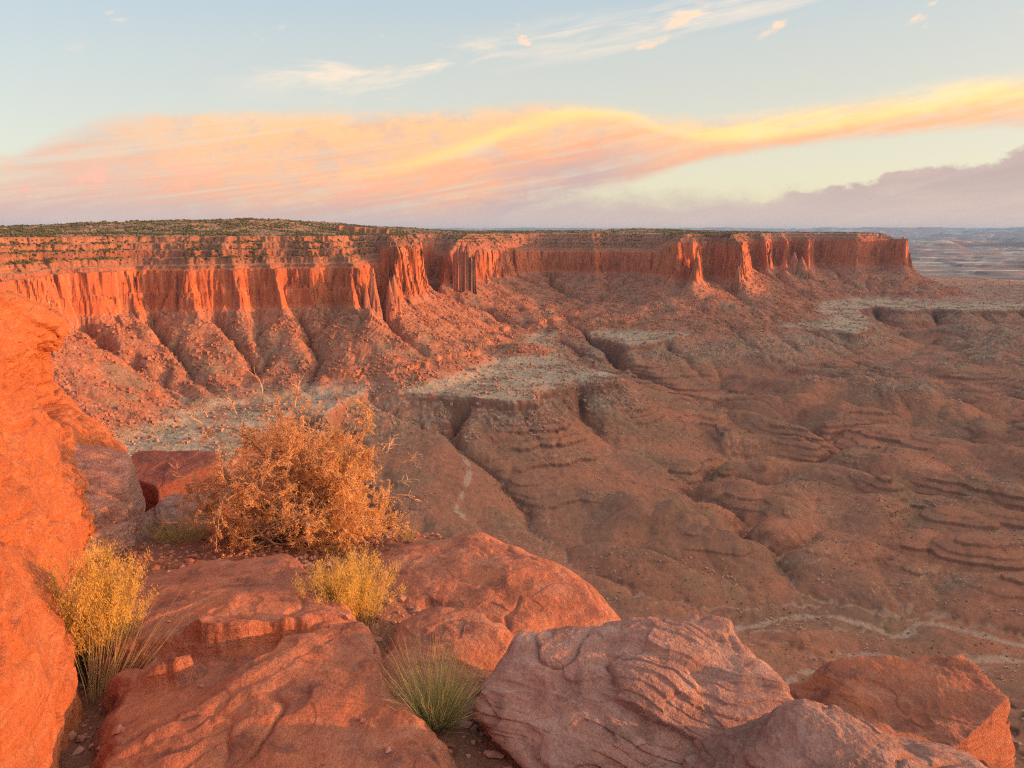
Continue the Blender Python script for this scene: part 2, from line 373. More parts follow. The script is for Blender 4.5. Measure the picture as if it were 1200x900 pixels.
def large_form(X, Y, flute=True, full=True):
    dm = samp(DM, X, Y); db = samp(DB, X, Y)
    if flute:
        wob = 26 * fbm(X / 150, Y / 150, 3, 2)
        k = np.clip(1 - np.abs(dm + 20) / 160, 0, 1)
        fl = 5.0 * ridged(X / 48, Y / 48, 5, 2) + 1.6 * ridged(X / 7.0, Y / 7.0, 19, 2)
        nr = np.abs(dm + 30) < 95; cb = np.full(X.shape, 7.5, F32)
        xq = X[nr] + 4 * noise2(X[nr] / 20, Y[nr] / 20, 14); yq = Y[nr]
        cb[nr] = 13.0 * cells(xq / 36, yq / 30, 15) + 6.5 * cells(xq / 14, yq / 13, 16) + 2.5 * cells(xq / 6, yq / 6, 17) - 4.0
        fl = fl + cb
        fine = np.abs(dm) < 260
        dmw = dm + 0.35 * wob * np.clip(1 - np.abs(dm) / 400, 0, 1) + k * (fl - 4.5)
    else:
        dmw = dm
    tb = 0.95 * sstep(dm, -2, 60)
    dmw = dmw * (1 - tb) + (samp(DMS, X, Y) + (dmw - dm) * 0.5) * tb
    pxx = 600 + FOC * X / np.maximum(Y * math.cos(PITCH) + 100 * math.sin(PITCH), 50)
    w = sharp_w(X, Y, pxx)
    # ledges of the crown: less fluting there, contour wobble of its own
    if flute:
        up = sstep(dm, -26, -36) * (1 - w)
        dmw = dmw * (1 - up) + (dm + 0.7 * wob + 15 * fbm(X / 42, Y / 42, 12, 5, 0.62) + 0.35 * cb + 5 * fbm(X / 13, Y / 13, 13, 3) - 0.5) * up
    wt = np.where(dmw < 0, w, sstep(X, 60, 320))
    hA = np.interp(dmw, PA[:, 0], PA[:, 1]) * (1 - wt) + np.interp(dmw, PS[:, 0], PS[:, 1]) * wt
    wr = np.clip(1.35 * np.exp(-((X - 190) / 300) ** 2 - ((Y - 2020) / 400) ** 2), 0, 1) * (dmw > 0)
    hA = (hA * (1 - wr) + np.interp(dmw, PR[:, 0], PR[:, 1]) * wr).astype(F32)
    hA = hA + 16 * fbm(X / 85, Y / 85, 18, 3) * sstep(dmw, 15, 90) * (1 - sstep(dmw, 260, 400))
    # swells of the mesa top
    ins = sstep(dm, -90, -420)
    top = 33 * np.exp(-(((X + 640) / 620) ** 2 + ((Y - 2050) / 520) ** 2)) + 12 * np.exp(-(((X - 700) / 420) ** 2 + ((Y - 2900) / 350) ** 2)) + 5 * fbm(X / 170, Y / 170, 40, 3) - 3
    hA = hA + ins * top
    bx_ = np.maximum(np.abs(X + 352 + 0.25 * (Y - 1780)) / 52, np.abs(Y - 1780) / 60) + 0.15 * noise2(X / 12, Y / 12, 79)
    hA = hA + 13 * sstep(bx_, 1.12, 0.98)
    hA = hA + ins * 2.2 * sstep(noise2(X / 60, Y / 35, 78), 0.15, 0.2)
    for c, r, z0, z1 in spires:
        hA = np.maximum(hA, cone(X, Y, c, r * (1 + 0.25 * noise2(X / 5, Y / 5, 77)), z0, z1))
    # bench
    dbw = db + 16 * fbm(X / 90, Y / 90, 21, 3) + 5 * ridged(X / 22, Y / 22, 23, 2) - 3
    tilt = 4 * fbm(X / 120, Y / 120, 31, 3) - 0.012 * np.clip(-db, 0, 400)*-1
    hB = np.interp(dbw, [-5000, -6, 0, 3, 60, 110, 200, 5000], [0, 0, -5, -11, -46, -72, -105, -700]).astype(F32) + ZN + tilt
    # hummock at the back of the bench, next to the towers
    hc = p3(610, 412, 1430); hum = 24 * np.exp(-(((X - hc[0]) / 85) ** 2 + ((Y - hc[1]) / 75) ** 2))
    hB = hB + np.where(dbw < 40, hum, 0)
    # floor
    dw = samp(DW, X, Y); dw5 = samp(DW5, X, Y)
    hC = -340 + 78 * (1 - np.exp(-dw / 560)) + 9 * fbm(X / 330, Y / 330, 51, 2)
    hC = hC - 26 * np.exp(-(dw5 / 130)) * sstep(dw, 0, 300)
    hC = hC - 5 * np.exp(-(dw / 22) ** 2)
    roll = 22 * fbm((X + 0.6 * Y) / 260, (Y - 0.2 * X) / 130, 61, 3) * sstep(dw, 10, 200)
    hC = hC + roll
    wx = 60 * fbm(X / 160, Y / 160, 63, 2); wy = 60 * fbm(X / 160 + 9, Y / 160, 64, 2)
    Xw = X + wx; Yw = Y + wy
    ua = 0.78 * Xw - 0.62 * Yw; va = 0.62 * Xw + 0.78 * Yw
    b1 = np.abs(noise2(ua / 420, va / 115, 65)) ** 0.85; b2 = np.abs(noise2(ua / 75 + 0.3 * b1, va / 105, 66)) ** 0.9; b3 = np.abs(noise2(Xw / 38, Yw / 38, 74))
    hC = hC - 56 * np.exp(-np.clip(db, 0, None) / 170)
    hC = hC + (48 * b1 + 19 * b2 + 6.5 * b3) * (0.08 + 0.92 * sstep(dw, 8, 130)) - 14
    # smooth maximum
    def smax(a, b, k):
        h = np.clip(0.5 + 0.5 * (a - b) / k, 0, 1); return b + (a - b) * h + k * h * (1 - h)
    hBC = smax(hB, hC, 9.0)
    h = smax(hA, hBC, 5.0)
    return h.astype(F32), dmw, dbw, hA, w

def lap(h):
    p = np.pad(h, 1, mode='edge')
    return p[:-2, 1:-1] + p[2:, 1:-1] + p[1:-1, :-2] + p[1:-1, 2:] - 4 * h
_er = np.random.default_rng(5)
def erode(h, K, D, dx, iters, route, m=0.6):
    """stream power incision along the drainage of the filled surface `route`; closed hollows keep their shape, their sills are cut"""
    ny, nx = h.shape; N = ny * nx
    idx = np.arange(N).reshape(ny, nx)
    nb = [(-1, -1), (-1, 0), (-1, 1), (0, -1), (0, 1), (1, -1), (1, 0), (1, 1)]
    best = np.zeros((ny, nx), F32); rec = idx.copy(); dist = np.full((ny, nx), dx, F32)
    for dy_, dx_ in nb:
        L = dx * math.hypot(dy_, dx_)
        s = (route[1:-1, 1:-1] - route[1 + dy_:ny - 1 + dy_, 1 + dx_:nx - 1 + dx_]) / L * _er.uniform(0.55, 1.45, (ny - 2, nx - 2)).astype(F32)
        b = best[1:-1, 1:-1]; mk = s > b
        b[mk] = s[mk]
        r = rec[1:-1, 1:-1]; r[mk] = idx[1 + dy_:ny - 1 + dy_, 1 + dx_:nx - 1 + dx_][mk]
        dd = dist[1:-1, 1:-1]; dd[mk] = L
    rec = rec.ravel()
    dep = (rec != np.arange(N)).astype(np.int32); p = rec.copy()
    for _ in range(14):
        dep = dep + dep[p]; p2 = p[p]
        if np.array_equal(p2, p): break
        p = p2
    order = np.argsort(dep, kind='stable'); ds = dep[order]; mx = int(ds[-1])
    st = np.searchsorted(ds, np.arange(mx + 2))
    A = np.full(N, dx * dx, np.float64)
    for lv in range(mx, 0, -1):
        ix = order[st[lv]:st[lv + 1]]
        np.add.at(A, rec[ix], A[ix])
    f = (K.ravel() * A ** m / dist.ravel())
    for it in range(iters):
        hf = h.ravel().astype(np.float64).copy()
        for lv in range(1, mx + 1):
            ix = order[st[lv]:st[lv + 1]]
            fi = f[ix]; hr = hf[rec[ix]]; hi = hf[ix]
            hf[ix] = np.where(hr < hi, (hi + fi * hr) / (1 + fi), hi)
        h = hf.reshape(ny, nx).astype(F32)
        h = h + D * lap(h)
    return h, A.reshape(ny, nx)
import heapq
def fill(h):
    """priority flood: every cell drains to the border"""
    ny, nx = h.shape; H = h.ravel().tolist(); N_ = ny * nx
    done = bytearray(N_ + nx + 2); q = []
    for k in range(N_, N_ + nx + 2): done[k] = 1
    for j in range(nx):
        for k in (j, (ny - 1) * nx + j):
            if not done[k]: done[k] = 1; q.append((H[k], k))
    for i in range(ny):
        for k in (i * nx, i * nx + nx - 1):
            if not done[k]: done[k] = 1; q.append((H[k], k))
    heapq.heapify(q); pop = heapq.heappop; push = heapq.heappush
    off = (-nx - 1, -nx, -nx + 1, -1, 1, nx - 1, nx, nx + 1)
    while q:
        z, k = pop(q); z += 0.003
        for o in off:
            j = k + o
            if not done[j]:
                done[j] = 1
                if H[j] < z: H[j] = z
                push(q, (H[j], j))
    return np.array(H, F32).reshape(ny, nx)
H0, dmw, dbw, hA_, _w = large_form(GXX, GYY)
print('large form', time.time() - T0)
fixed = (dmw < 2)
Hn = (H0 + np.where(fixed, 0, 3.0 * fbm(GXX / 40, GYY / 40, 71, 3) + 0.8 * noise2(GXX / 9, GYY / 9, 75))).astype(F32)
def kd(dmw, dbw, H0, X, Y):
    K = np.where(dmw < 2, 0.0, np.where(H0 > -232, 0.011, np.where(dbw < 5, 0.0, np.where((H0 > -262) | (dbw < 80), 0.013, 0.0062))))
    K = K * (1 + 0.6 * fbm(X / 80, Y / 80, 73, 2))
    D = np.where((dmw < 4) | ((dbw < 5) & (H0 < -232)), 0.0, np.where((H0 > -262) | (dbw < 120), 0.015, 0.025)).astype(F32)
    return K, D
S2 = (slice(None, None, 2), slice(None, None, 2))
Hc = Hn[S2].copy(); Hc0 = Hc.copy()
Kc, Dc = kd(dmw[S2], dbw[S2], H0[S2], GXX[S2], GYY[S2])
for rnd in range(4):
    Hc, _a = erode(Hc, Kc, Dc, 2 * GD, 3, fill(Hc))
dc = Hc - Hc0; dc = dc + 0.1 * lap(dc)
ii = np.minimum(np.arange(GXX.shape[0]) / 2, dc.shape[0] - 1.001); jj = np.minimum(np.arange(GXX.shape[1]) / 2, dc.shape[1] - 1.001)
i0 = ii.astype(int); j0 = jj.astype(int); fi = (ii - i0)[:, None]; fj = (jj - j0)[None]
dcf = (dc[i0][:, j0] * (1 - fi) * (1 - fj) + dc[i0 + 1][:, j0] * fi * (1 - fj) + dc[i0][:, j0 + 1] * (1 - fi) * fj + dc[i0 + 1][:, j0 + 1] * fi * fj).astype(F32)
K, Dif = kd(dmw, dbw, H0, GXX, GYY)
Hn = Hn + np.where(fixed, 0, dcf).astype(F32)
He, ACC = erode(Hn, K, Dif, GD, 3, fill(Hn))
DEL = (He - H0).astype(F32)
DEL[fixed] = 0
print('erosion', time.time() - T0, DEL.min(), DEL.max(), file=__import__('sys').stderr)
# strata terracing of the lower ground: thin hard beds stand out as ledges
LV = np.array([-340, -331, -325, -317, -309, -303, -294, -287, -280, -272, -266, -259, -252], F32)
RT = 1.0 * np.array([1.2, 2.5, 1.2, 2.0, 3.2, 1.4, 3.4, 1.6, 3.2, 1.6, 2.6, 1.5, 2.0], F32)
def strata(h, X, Y, amp):
    off = 6.0 * fbm(X / 420, Y / 420, 81, 2) + 2.0 * fbm(X / 55, Y / 55, 83, 4, 0.6) + 0.012 * (X - 400)
    z = h + off
    xi = [-400.0]; yo = [-400.0]; prev = -400.0
    for l, r in zip(LV, RT):
        xi += [l - 0.12, l + 0.12]; yo += [l - 0.12 - r * 0.5, l + 0.12 + r * 0.5]
    xi += [-240.0, 400.0]; yo += [-240.0, 400.0]
    zz = np.interp(z, xi, yo).astype(F32)
    brk = np.interp(fbm(X / 210, Y / 150, 85, 2) + 0.12 * noise2(X / 26, Y / 26, 87), [-0.02, 0.12], [0, 1]).astype(F32)
    return h + (zz - z) * amp * brk
def terrain(X, Y):
    h, dmw, dbw, hA, w = large_form(X, Y)
    d = samp(DEL, X, Y)
    talus = sstep(dmw, 0, 8)
    h = h + d * talus
    low = sstep(h, -262, -272) * talus
    zt = h + 5 * fbm(X / 160, Y / 160, 111, 3) + 2.0 * noise2(X / 14, Y / 14, 113)
    zz = np.interp(zt, [-400, -214.2, -213.8, -182.2, -181.8, 400], [-400, -217.5, -210.5, -183.6, -180.2, 400]).astype(F32)
    zz = np.where(np.abs(zt + 214) < 16, zt + (zz - zt) * (1 - np.abs(zt + 214) / 16), np.where(np.abs(zt + 182) < 10, zt + (zz - zt) * (1 - np.abs(zt + 182) / 10), zt))
    h = h + (zz - zt) * talus * sstep(fbm(X / 95, Y / 95, 115, 2), -0.08, 0.08) * (dbw < -20)
    gul = np.abs(noise2((X + 14 * noise2(X / 40, Y / 40, 67)) / 21, Y / 21, 68)) + 0.5 * np.abs(noise2(X / 9, Y / 9, 69))
    h = h + 4.6 * (gul - 0.35) * sstep(h, -240, -246) * talus * (0.38 + 0.62 * sstep(h, -285, -265))
    h = strata(h, X, Y, low)
    rough = 0.9 * fbm(X / 9.0, Y / 9.0, 91, 3, 0.6) + 0.8 * fbm(X / 3.5, Y / 3.5, 95, 2)
    slope_rough = np.where(h > -236, 1.0, np.where(h > -275, 0.5, 0.14))
    pass
    h = h + talus * (rough * slope_rough + 0 * X)
    inner = dmw < -40
    h = h + np.where(inner, 1.2 * fbm(X / 12, Y / 12, 99, 3), 0)
    # ledge band under the towers and on the right: thin vertical bed within the talus
    return h.astype(F32), dmw, dbw, w
NC, NF, NR = 1650, 2700, 1500
azs = np.radians(np.linspace(-47, 47, NC)).astype(F32)
rf = np.exp(np.linspace(math.log(240.0), math.log(4500.0), NF)).astype(F32)
Hf = np.empty((NF, NC), F32)
CH = 275
for c0 in range(0, NC, CH):
    a = azs[c0:c0 + CH]
    X = rf[:, None] * np.sin(a)[None]; Y = rf[:, None] * np.cos(a)[None]
    Hf[:, c0:c0 + CH] = terrain(X, Y)[0]
print('fine columns', time.time() - T0)
dh = np.abs(np.diff(Hf, axis=0)); dr = np.diff(rf)[:, None]; rm = 0.5 * (rf[1:] + rf[:-1])[:, None]
wgt = (dh * 1.0 + 0.20 * dr) / rm
def boxblur(A, r):
    P = np.pad(A, ((0, 0), (r + 1, r)), mode='edge'); cs = np.cumsum(P, axis=1, dtype=np.float64)
    return ((cs[:, 2 * r + 1:] - cs[:, :-2 * r - 1]) / (2 * r + 1)).astype(F32)
ws_ = boxblur(boxblur(wgt, 28), 28)
cum = np.vstack([np.zeros((1, NC), F32), np.cumsum(ws_, axis=0)]); cum /= cum[-1:]
Rr = np.empty((NR, NC), F32)
u = np.linspace(0, 1, NR)
for j in range(NC): Rr[:, j] = np.interp(u, cum[:, j], rf)
X = Rr * np.sin(azs)[None]; Y = Rr * np.cos(azs)[None]
Z = np.empty_like(X); dm = np.empty_like(X); dbb = np.empty_like(X); shw = np.empty_like(X)
for c0 in range(0, NC, CH):
    s = slice(c0, c0 + CH)
    Z[:, s], dm[:, s], dbb[:, s], shw[:, s] = terrain(X[:, s], Y[:, s])
print('resampled', time.time() - T0)
# ---- geology colours from height, bed, slope and debris
def grad_slope(X, Y, Z):
    du = np.gradient(X, axis=0), np.gradient(Y, axis=0), np.gradient(Z, axis=0)
    dv = np.gradient(X, axis=1), np.gradient(Y, axis=1), np.gradient(Z, axis=1)
    nx = du[1] * dv[2] - du[2] * dv[1]; ny = du[2] * dv[0] - du[0] * dv[2]; nz = du[0] * dv[1] - du[1] * dv[0]
    return np.abs(nz) / np.sqrt(nx * nx + ny * ny + nz * nz + 1e-12)
def C(*c): return np.array(c, F32)
def mixc(a, b, t): return a + (b - a) * t[..., None]
def terrain_colour(X, Y, Z, dm, db, shw):
    nz = grad_slope(X, Y, Z)
    n1 = fbm(X / 60, Y / 60, 201, 4); n2 = fbm(X / 9, Y / 9, 205, 3); n3 = noise2(X / 3.0, Y / 3.0, 207)
    beds = fbm(Z / 5.0 + 0.3 * n1, X / 900, 211, 4, 0.7); beds2 = noise2(Z / 1.6, (X + Y) / 500, 215)
    bedsf = noise2(Z / 0.8 + n1, (X - Y) / 300, 219)
    # walls
    wall = mixc(C(.55, .170, .072) * np.ones(X.shape + (3,), F32), C(.42, .130, .066), np.clip(0.5 + 1.3 * beds, 0, 1))
    wall = mixc(wall, C(.58, .25, .135), np.clip(beds2 * 1.4 - 0.25, 0, 1) * 0.7)
    sv = fbm(X / 7.0, Y / 7.0, 221, 3); sv2 = noise2(X / 2.5, Y / 2.5 , 225)
    varn = sstep(sv + 0.25 * sv2 + 0.25 * noise2(X / 40, Z / 50, 226), 0.05, 0.32)
    wall = mixc(wall, C(.23, .085, .06), varn * 0.6 * sstep(Z, -128, -100))
    wall = mixc(wall, C(.62, .40, .30), sstep(sv - 0.2 * sv2, -0.22, -0.4) * 0.35)
    crown = sstep(Z, -66, -56) * (1 - shw) + sstep(Z, -34, -28) * shw
    cr = mixc(C(.22, .10, .07) * np.ones(X.shape + (3,), F32), C(.38, .20, .135), np.clip(0.45 + 1.6 * beds + 0.6 * bedsf, 0, 1))
    wall = mixc(wall, cr, np.clip(crown, 0, 1) * 0.85)
    # talus
    tal = mixc(C(.41, .160, .092) * np.ones(X.shape + (3,), F32), C(.29, .155, .105), np.clip(0.5 + 1.3 * n1, 0, 1))
    tal = mixc(tal, C(.46, .185, .11), np.exp(-np.clip(dm, 0, None) / 30) * 0.7)
    tal = mixc(tal, C(.22, .13, .095), np.clip(n2 * 1.8, 0, 1) * 0.7)
    tal = mixc(tal, C(.50, .33, .25), sstep(n3 + 0.4 * n2, 0.36, 0.55) * 0.5)
    gg = sstep(n1 + 0.3 * n2, 0.08, 0.35) * sstep(Z, -150, -190)
    tal = mixc(tal, C(.24, .18, .125), gg * 0.6)
    # pale beds just above the bench
    pale = sstep(Z + 10 * n1, -222, -232) * (1 - sstep(db, -5, 10))
    tal = mixc(tal, C(.36, .26, .21), pale * 0.6 * np.clip(0.6 + 2 * beds, 0, 1))
    # bench top: pale grey green
    bt = sstep(-db, -4, 4) * sstep(Z, -226, -231) * sstep(nz, 0.80, 0.95)
    btc = mixc(C(.40, .335, .245) * np.ones(X.shape + (3,), F32), C(.46, .36, .28), np.clip(0.3 + 1.6 * n2, 0, 1))
    btc = mixc(btc, C(.22, .18, .115), sstep(n1 + 0.7 * n3 + 0.7 * n2, 0.05, 0.45) * 0.6)
    btc = mixc(btc, C(.34, .19, .13), sstep(fbm(X / 45, Y / 45, 245, 3) + 0.5 * n2 + sstep(-db, 110, 280) * 0.7 + 0.45 * sstep(-X, 180, 300) * sstep(Y, 880, 1000), 0.22, 0.6) * 0.85)
    tal = mixc(tal, btc, bt)
    # slopes below the bench
    sl_ = mixc(C(.36, .180, .120) * np.ones(X.shape + (3,), F32), C(.27, .195, .135), np.clip(0.5 + 1.6 * n1 + 0.5 * n2, 0, 1))
    sl_ = mixc(sl_, C(.22, .13, .09), np.clip(noise2(Z / 2.2 + n1, X / 800, 243) * 1.6, 0, 1) * 0.5)
    sl_ = mixc(sl_, C(.40, .29, .21), sstep(n3 + 0.5 * n2, 0.36, 0.6) * 0.6)
    # floor
    fl = mixc(C(.38, .165, .100) * np.ones(X.shape + (3,), F32), C(.265, .140, .092), np.clip(0.5 + 1.8 * fbm(X / 130, Y / 90, 231, 4), 0, 1))
    fl = mixc(fl, C(.23, .165, .10), sstep(fbm(X / 75, Y / 60, 235, 4), 0.06, 0.34) * 0.38)
    fl = mixc(fl, C(.42, .27, .18), sstep(n3 + 0.6 * n2 + 1.4 * fbm(X / 100, Y / 60, 237, 2), 0.62, 0.9) * 0.5)
    fl = fl * (1 + 0.22 * n2 + 0.12 * n3)[..., None]
    sl_ = sl_ * (1 + 0.5 * n2 + 0.3 * n3)[..., None]; tal = tal * (1 + 0.45 * n2 + 0.25 * n3)[..., None]
    dwm = np.minimum(samp(DW, X, Y), samp(DW3, X, Y) + 1.8) + 4.0 * n2 + 1.5 * n3
    ww = 3.6 + 4.0 * noise2(X / 22, Y / 22, 241)
    fl = mixc(fl, C(.47, .33, .245), (1 - sstep(dwm, ww - 1.6, ww + 1.6)) * 0.8)
    acc = samp(ACC_L, X + 7 * noise2(X / 14, Y / 14, 247), Y + 7 * noise2(X / 14, Y / 14, 248))
    fl = mixc(fl, C(.46, .31, .22), sstep(acc + 1.6 * n2 + 0.7 * n3, 9.3, 10.8) * 0.5)
    fl = mixc(fl, C(.18, .10, .07), sstep(n3 - 0.4 * n2 + 0.8 * n1, 0.45, 0.62) * 0.5)
    low = sstep(Z + 6 * n1, -262, -284) * (1 - sstep(-db, 0, 10))
    c = mixc(mixc(tal, sl_, sstep(Z, -238, -246)), fl, low)
    # hard beds: bare steep rock in the lower ground
    steep = sstep(nz, 0.80, 0.55) * sstep(Z, -232, -244)
    c = mixc(c, C(.20, .095, .065), steep * 0.75)
    tw = sstep(dm + 5 * n1 + 3 * n2, 2, -4) * np.clip(sstep(nz, 0.88, 0.70) + sstep(dm, 0, -6), 0, 1)
    c = mixc(c, wall, tw)
    # mesa top and ledge treads: tan rock, dark scrub
    tp = sstep(nz, 0.78, 0.93) * sstep(dm, -20, -36)
    tc = mixc(C(.44, .25, .16) * np.ones(X.shape + (3,), F32), C(.15, .125, .07), sstep(n2 + 0.5 * n3 + 0.5 * n1, -0.15, 0.2) * 0.8)
    tc = mixc(tc, C(.52, .26, .15), sstep(n1 - 0.5 * n2, 0.22, 0.4) * 0.8)
    c = mixc(c, tc, tp)
    return c
ACC_L = np.log(np.maximum(ACC, 1)).astype(F32)
COLR = np.empty(X.shape + (3,), F32)
for c0 in range(0, NC, CH):
    lo = max(0, c0 - 1); hi = min(NC, c0 + CH + 1)
    s = slice(lo, hi)
    cc = terrain_colour(X[:, s], Y[:, s], Z[:, s], dm[:, s], dbb[:, s], shw[:, s])
    COLR[:, c0:min(NC, c0 + CH)] = cc[:, c0 - lo:c0 - lo + min(CH, NC - c0)]
print('coloured', time.time() - T0)
m_ter, N, b = principled('canyon_rock', 0.95, 0.05)
att = N.node('ShaderNodeAttribute', attribute_name='rock_colour').outputs['Color']
pos = N.node('ShaderNodeNewGeometry').outputs['Position']
g1 = N.noise(pos, 0.45, 5, 0.72)
g2 = N.noise(N.vm('MULTIPLY', pos, (0.25, 0.25, 1.6)), 1.0, 3, 0.6)
sp = N.ss(N.vor(pos, 0.42), 0.16, 0.05)
c = N.mix(1.0, att, N.mix(g1, (0.66, 0.64, 0.62), (1.34, 1.33, 1.31)), 'MULTIPLY')
c = N.mix(N.m('MULTIPLY', sp, 0.16), c, (.17, .15, .09))
N.l.new(c, b.inputs['Base Color'])
bp = N.node('ShaderNodeBump'); bp.inputs['Strength'].default_value = 0.9; bp.inputs['Distance'].default_value = 1.0
N.put(bp.inputs['Height'], N.m('ADD', g1, N.m('MULTIPLY', g2, 0.8)))
N.l.new(bp.outputs[0], b.inputs['Normal'])
ter = grid_mesh('canyon_terrain', X, Y, Z, COLR, m_ter)
ter['kind'] = 'structure'
del Hf, wgt, ws_, cum

# ---- fallen blocks on the slopes and scrub on the mesa: masses nobody could count
def scatter(name, mask, n, smin, smax, base_v, base_f, mat, squash=(1, 1, .8), seed=1, power=2.5, sink=.25):
    rg = np.random.default_rng(seed)
    area = (Rr / 1000.0) ** 2
    w = mask[:-1, :-1] * np.diff(Rr, axis=0)[:, :-1] * Rr[:-1, :-1]; w = w * np.minimum(1.0, 1400.0 / Rr[:-1, :-1]) ** 1.2
    cs = np.cumsum(w.ravel()); k = np.searchsorted(cs, rg.uniform(0, cs[-1], n)); k = np.minimum(k, w.size - 1)
    i = k // (NC - 1); j = k % (NC - 1); u_ = rg.uniform(size=n)[:, None]; v_ = rg.uniform(size=n)[:, None]
    PP = np.stack([X, Y, Z], -1)
    c = (PP[i, j] * (1 - u_) + PP[i + 1, j] * u_) * (1 - v_) + (PP[i, j + 1] * (1 - u_) + PP[i + 1, j + 1] * u_) * v_
    size = smin * (smax / smin) ** (rg.uniform(size=n) ** power)
    nb_ = len(base_v)
    v = base_v[None] * (1 + .35 * rg.uniform(-1, 1, (n, nb_, 1))) * rg.uniform(.65, 1.25, (n, 1, 3)) * np.array(squash)
    a = rg.uniform(0, 6.283, n); ca, sa = np.cos(a)[:, None], np.sin(a)[:, None]
    vx = v[..., 0] * ca - v[..., 1] * sa; vy = v[..., 0] * sa + v[..., 1] * ca
    v = np.stack([vx, vy, v[..., 2]], -1) * size[:, None, None] + c[:, None]
    v[..., 2] += size[:, None] * sink
    f = (base_f[None] + (np.arange(n) * nb_)[:, None, None]).reshape(-1, base_f.shape[1])
    me = bpy.data.meshes.new(name); raw_mesh(me, v.reshape(-1, 3), f, False); me.materials.append(mat)
    o = bpy.data.objects.new(name, me); COL.objects.link(o); o['kind'] = 'stuff'
    return o
cv = np.array([(x, y, z) for x in (-.5, .5) for y in (-.5, .5) for z in (-.5, .5)], F32)
cf_ = np.array([(0, 1, 3, 2), (4, 6, 7, 5), (0, 4, 5, 1), (2, 3, 7, 6), (0, 2, 6, 4), (1, 5, 7, 3)])
gr_ = (1 + 5 ** .5) / 2
iv = np.array([(-1, gr_, 0), (1, gr_, 0), (-1, -gr_, 0), (1, -gr_, 0), (0, -1, gr_), (0, 1, gr_), (0, -1, -gr_), (0, 1, -gr_), (gr_, 0, -1), (gr_, 0, 1), (-gr_, 0, -1), (-gr_, 0, 1)], F32) / 3.8
if_ = np.array([(0, 11, 5), (0, 5, 1), (0, 1, 7), (0, 7, 10), (0, 10, 11), (1, 5, 9), (5, 11, 4), (11, 10, 2), (10, 7, 6), (7, 1, 8), (3, 9, 4), (3, 4, 2), (3, 2, 6), (3, 6, 8), (3, 8, 9), (4, 9, 5), (2, 4, 11), (6, 2, 10), (8, 6, 7), (9, 8, 1)])
def speck_mat(name, a, b_):
    m, N, b = principled(name, 0.95, 0.05)
    pos = N.node('ShaderNodeNewGeometry').outputs['Position']
    N.l.new(N.mix(N.ss(N.noise(pos, 0.35, 2), 0.35, 0.65), a, b_), b.inputs['Base Color']); return m
patch = sstep(fbm(X / 45, Y / 45, 701, 3), -0.12, 0.25)
tmask = sstep(dm, 4, 20) * sstep(Z, -240, -228) * (0.12 + patch) * (1 - 0.7 * sstep(-dbb, 0, 60) * sstep(Z, -222, -230))
scatter('talus_rubble', tmask, 70000, 0.8, 5.0, cv, cf_, speck_mat('talus_block_rock', (.42, .17, .10), (.32, .18, .13)), seed=3, power=4)
bmask = sstep(Z, -290, -270) * sstep(-Z, 232, 238) * (0.05 + sstep(fbm(X / 60, Y / 60, 703, 3), 0.0, 0.25)) * (dm > 30)
scatter('bench_rubble', bmask, 45000, 0.6, 4.5, cv, cf_, speck_mat('bench_block_rock', (.44, .31, .23), (.36, .20, .14)), seed=4)
fmask = sstep(-Z, 270, 285) * sstep(fbm((X + .5 * Y) / 90, Y / 50, 705, 4), 0.08, 0.25)
scatter('floor_rubble', fmask, 22000, 0.4, 2.2, cv, cf_, speck_mat('floor_block_rock', (.50, .32, .22), (.42, .24, .16)), seed=5)
smask = (1 + 1.5 * sstep(-Z, 12, 18)) * sstep(dm, -38, -48) * sstep(Z, -60, -50) * (0.15 + sstep(fbm(X / 70, Y / 70, 707, 3), -0.15, 0.2))
m_scrub = speck_mat('juniper_scrub', (.065, .080, .036), (.105, .110, .05))
scatter('mesa_scrub', smask, 90000, 1.7, 5.0, iv, if_, m_scrub, seed=6, power=1.3)
gmask = (dm > 15) * (0.25 + 0.75 * sstep(Z, -290, -262)) * (0.05 + sstep(fbm(X / 80, Y / 80, 709, 3), 0.0, 0.3)) * sstep(-Z, 140, 160)
scatter('slope_scrub', gmask, 45000, 0.5, 2.0, iv, if_, m_scrub, seed=7, power=1.6)
print('scatter', time.time() - T0)
# ---- far basin out to the horizon
def far_h(X, Y):
    r = np.hypot(X, Y)
    h = -345 - 25 * sstep(r, 5000, 9000)
    t1 = fbm(X / 2600, Y / 1800, 301, 4); t2 = fbm(X / 900, Y / 700, 305, 3)
    h = h + 34 * sstep(t1 + 0.2 * t2, 0.02, 0.07) + 26 * sstep(t1 + 0.25 * t2, 0.17, 0.22) + 14 * t2
    mes = fbm(X / 7000 + 3.3, Y / 5200, 311, 4)
    h = h + 120 * sstep(mes, 0.10, 0.16) * sstep(r, 13000, 19000) + 120 * sstep(mes, -0.02, 0.04) * sstep(r, 24000, 34000)
    h = h + sstep(r, 36000, 60000) * (330 + 90 * fbm(X / 16000, Y / 9000, 315, 3))
    return h.astype(F32)
af = np.radians(np.linspace(-60, 60, 900)).astype(F32)
rr = np.exp(np.linspace(math.log(4300.0), math.log(75000.0), 900)).astype(F32)
Xf = rr[:, None] * np.sin(af)[None]; Yf = rr[:, None] * np.cos(af)[None]
Zf = far_h(Xf, Yf)
Zf = lerp(-400.0, Zf, sstep(rr, 4300, 4700)[:, None]).astype(F32)
f1 = fbm(Xf / 1500, Yf / 700, 321, 5, 0.6); f2 = fbm(Xf / 500, Yf / 300, 325, 4, 0.6); f3 = fbm(Xf / 3500, Yf / 1200, 329, 3)
nzf = grad_slope(Xf, Yf, Zf)
cf = mixc(C(.26, .19, .17) * np.ones(Xf.shape + (3,), F32), C(.33, .28, .24), np.clip(0.5 + 1.6 * f1, 0, 1))  # ground tones lifted towards grey purple, standing in for bluish distance haze
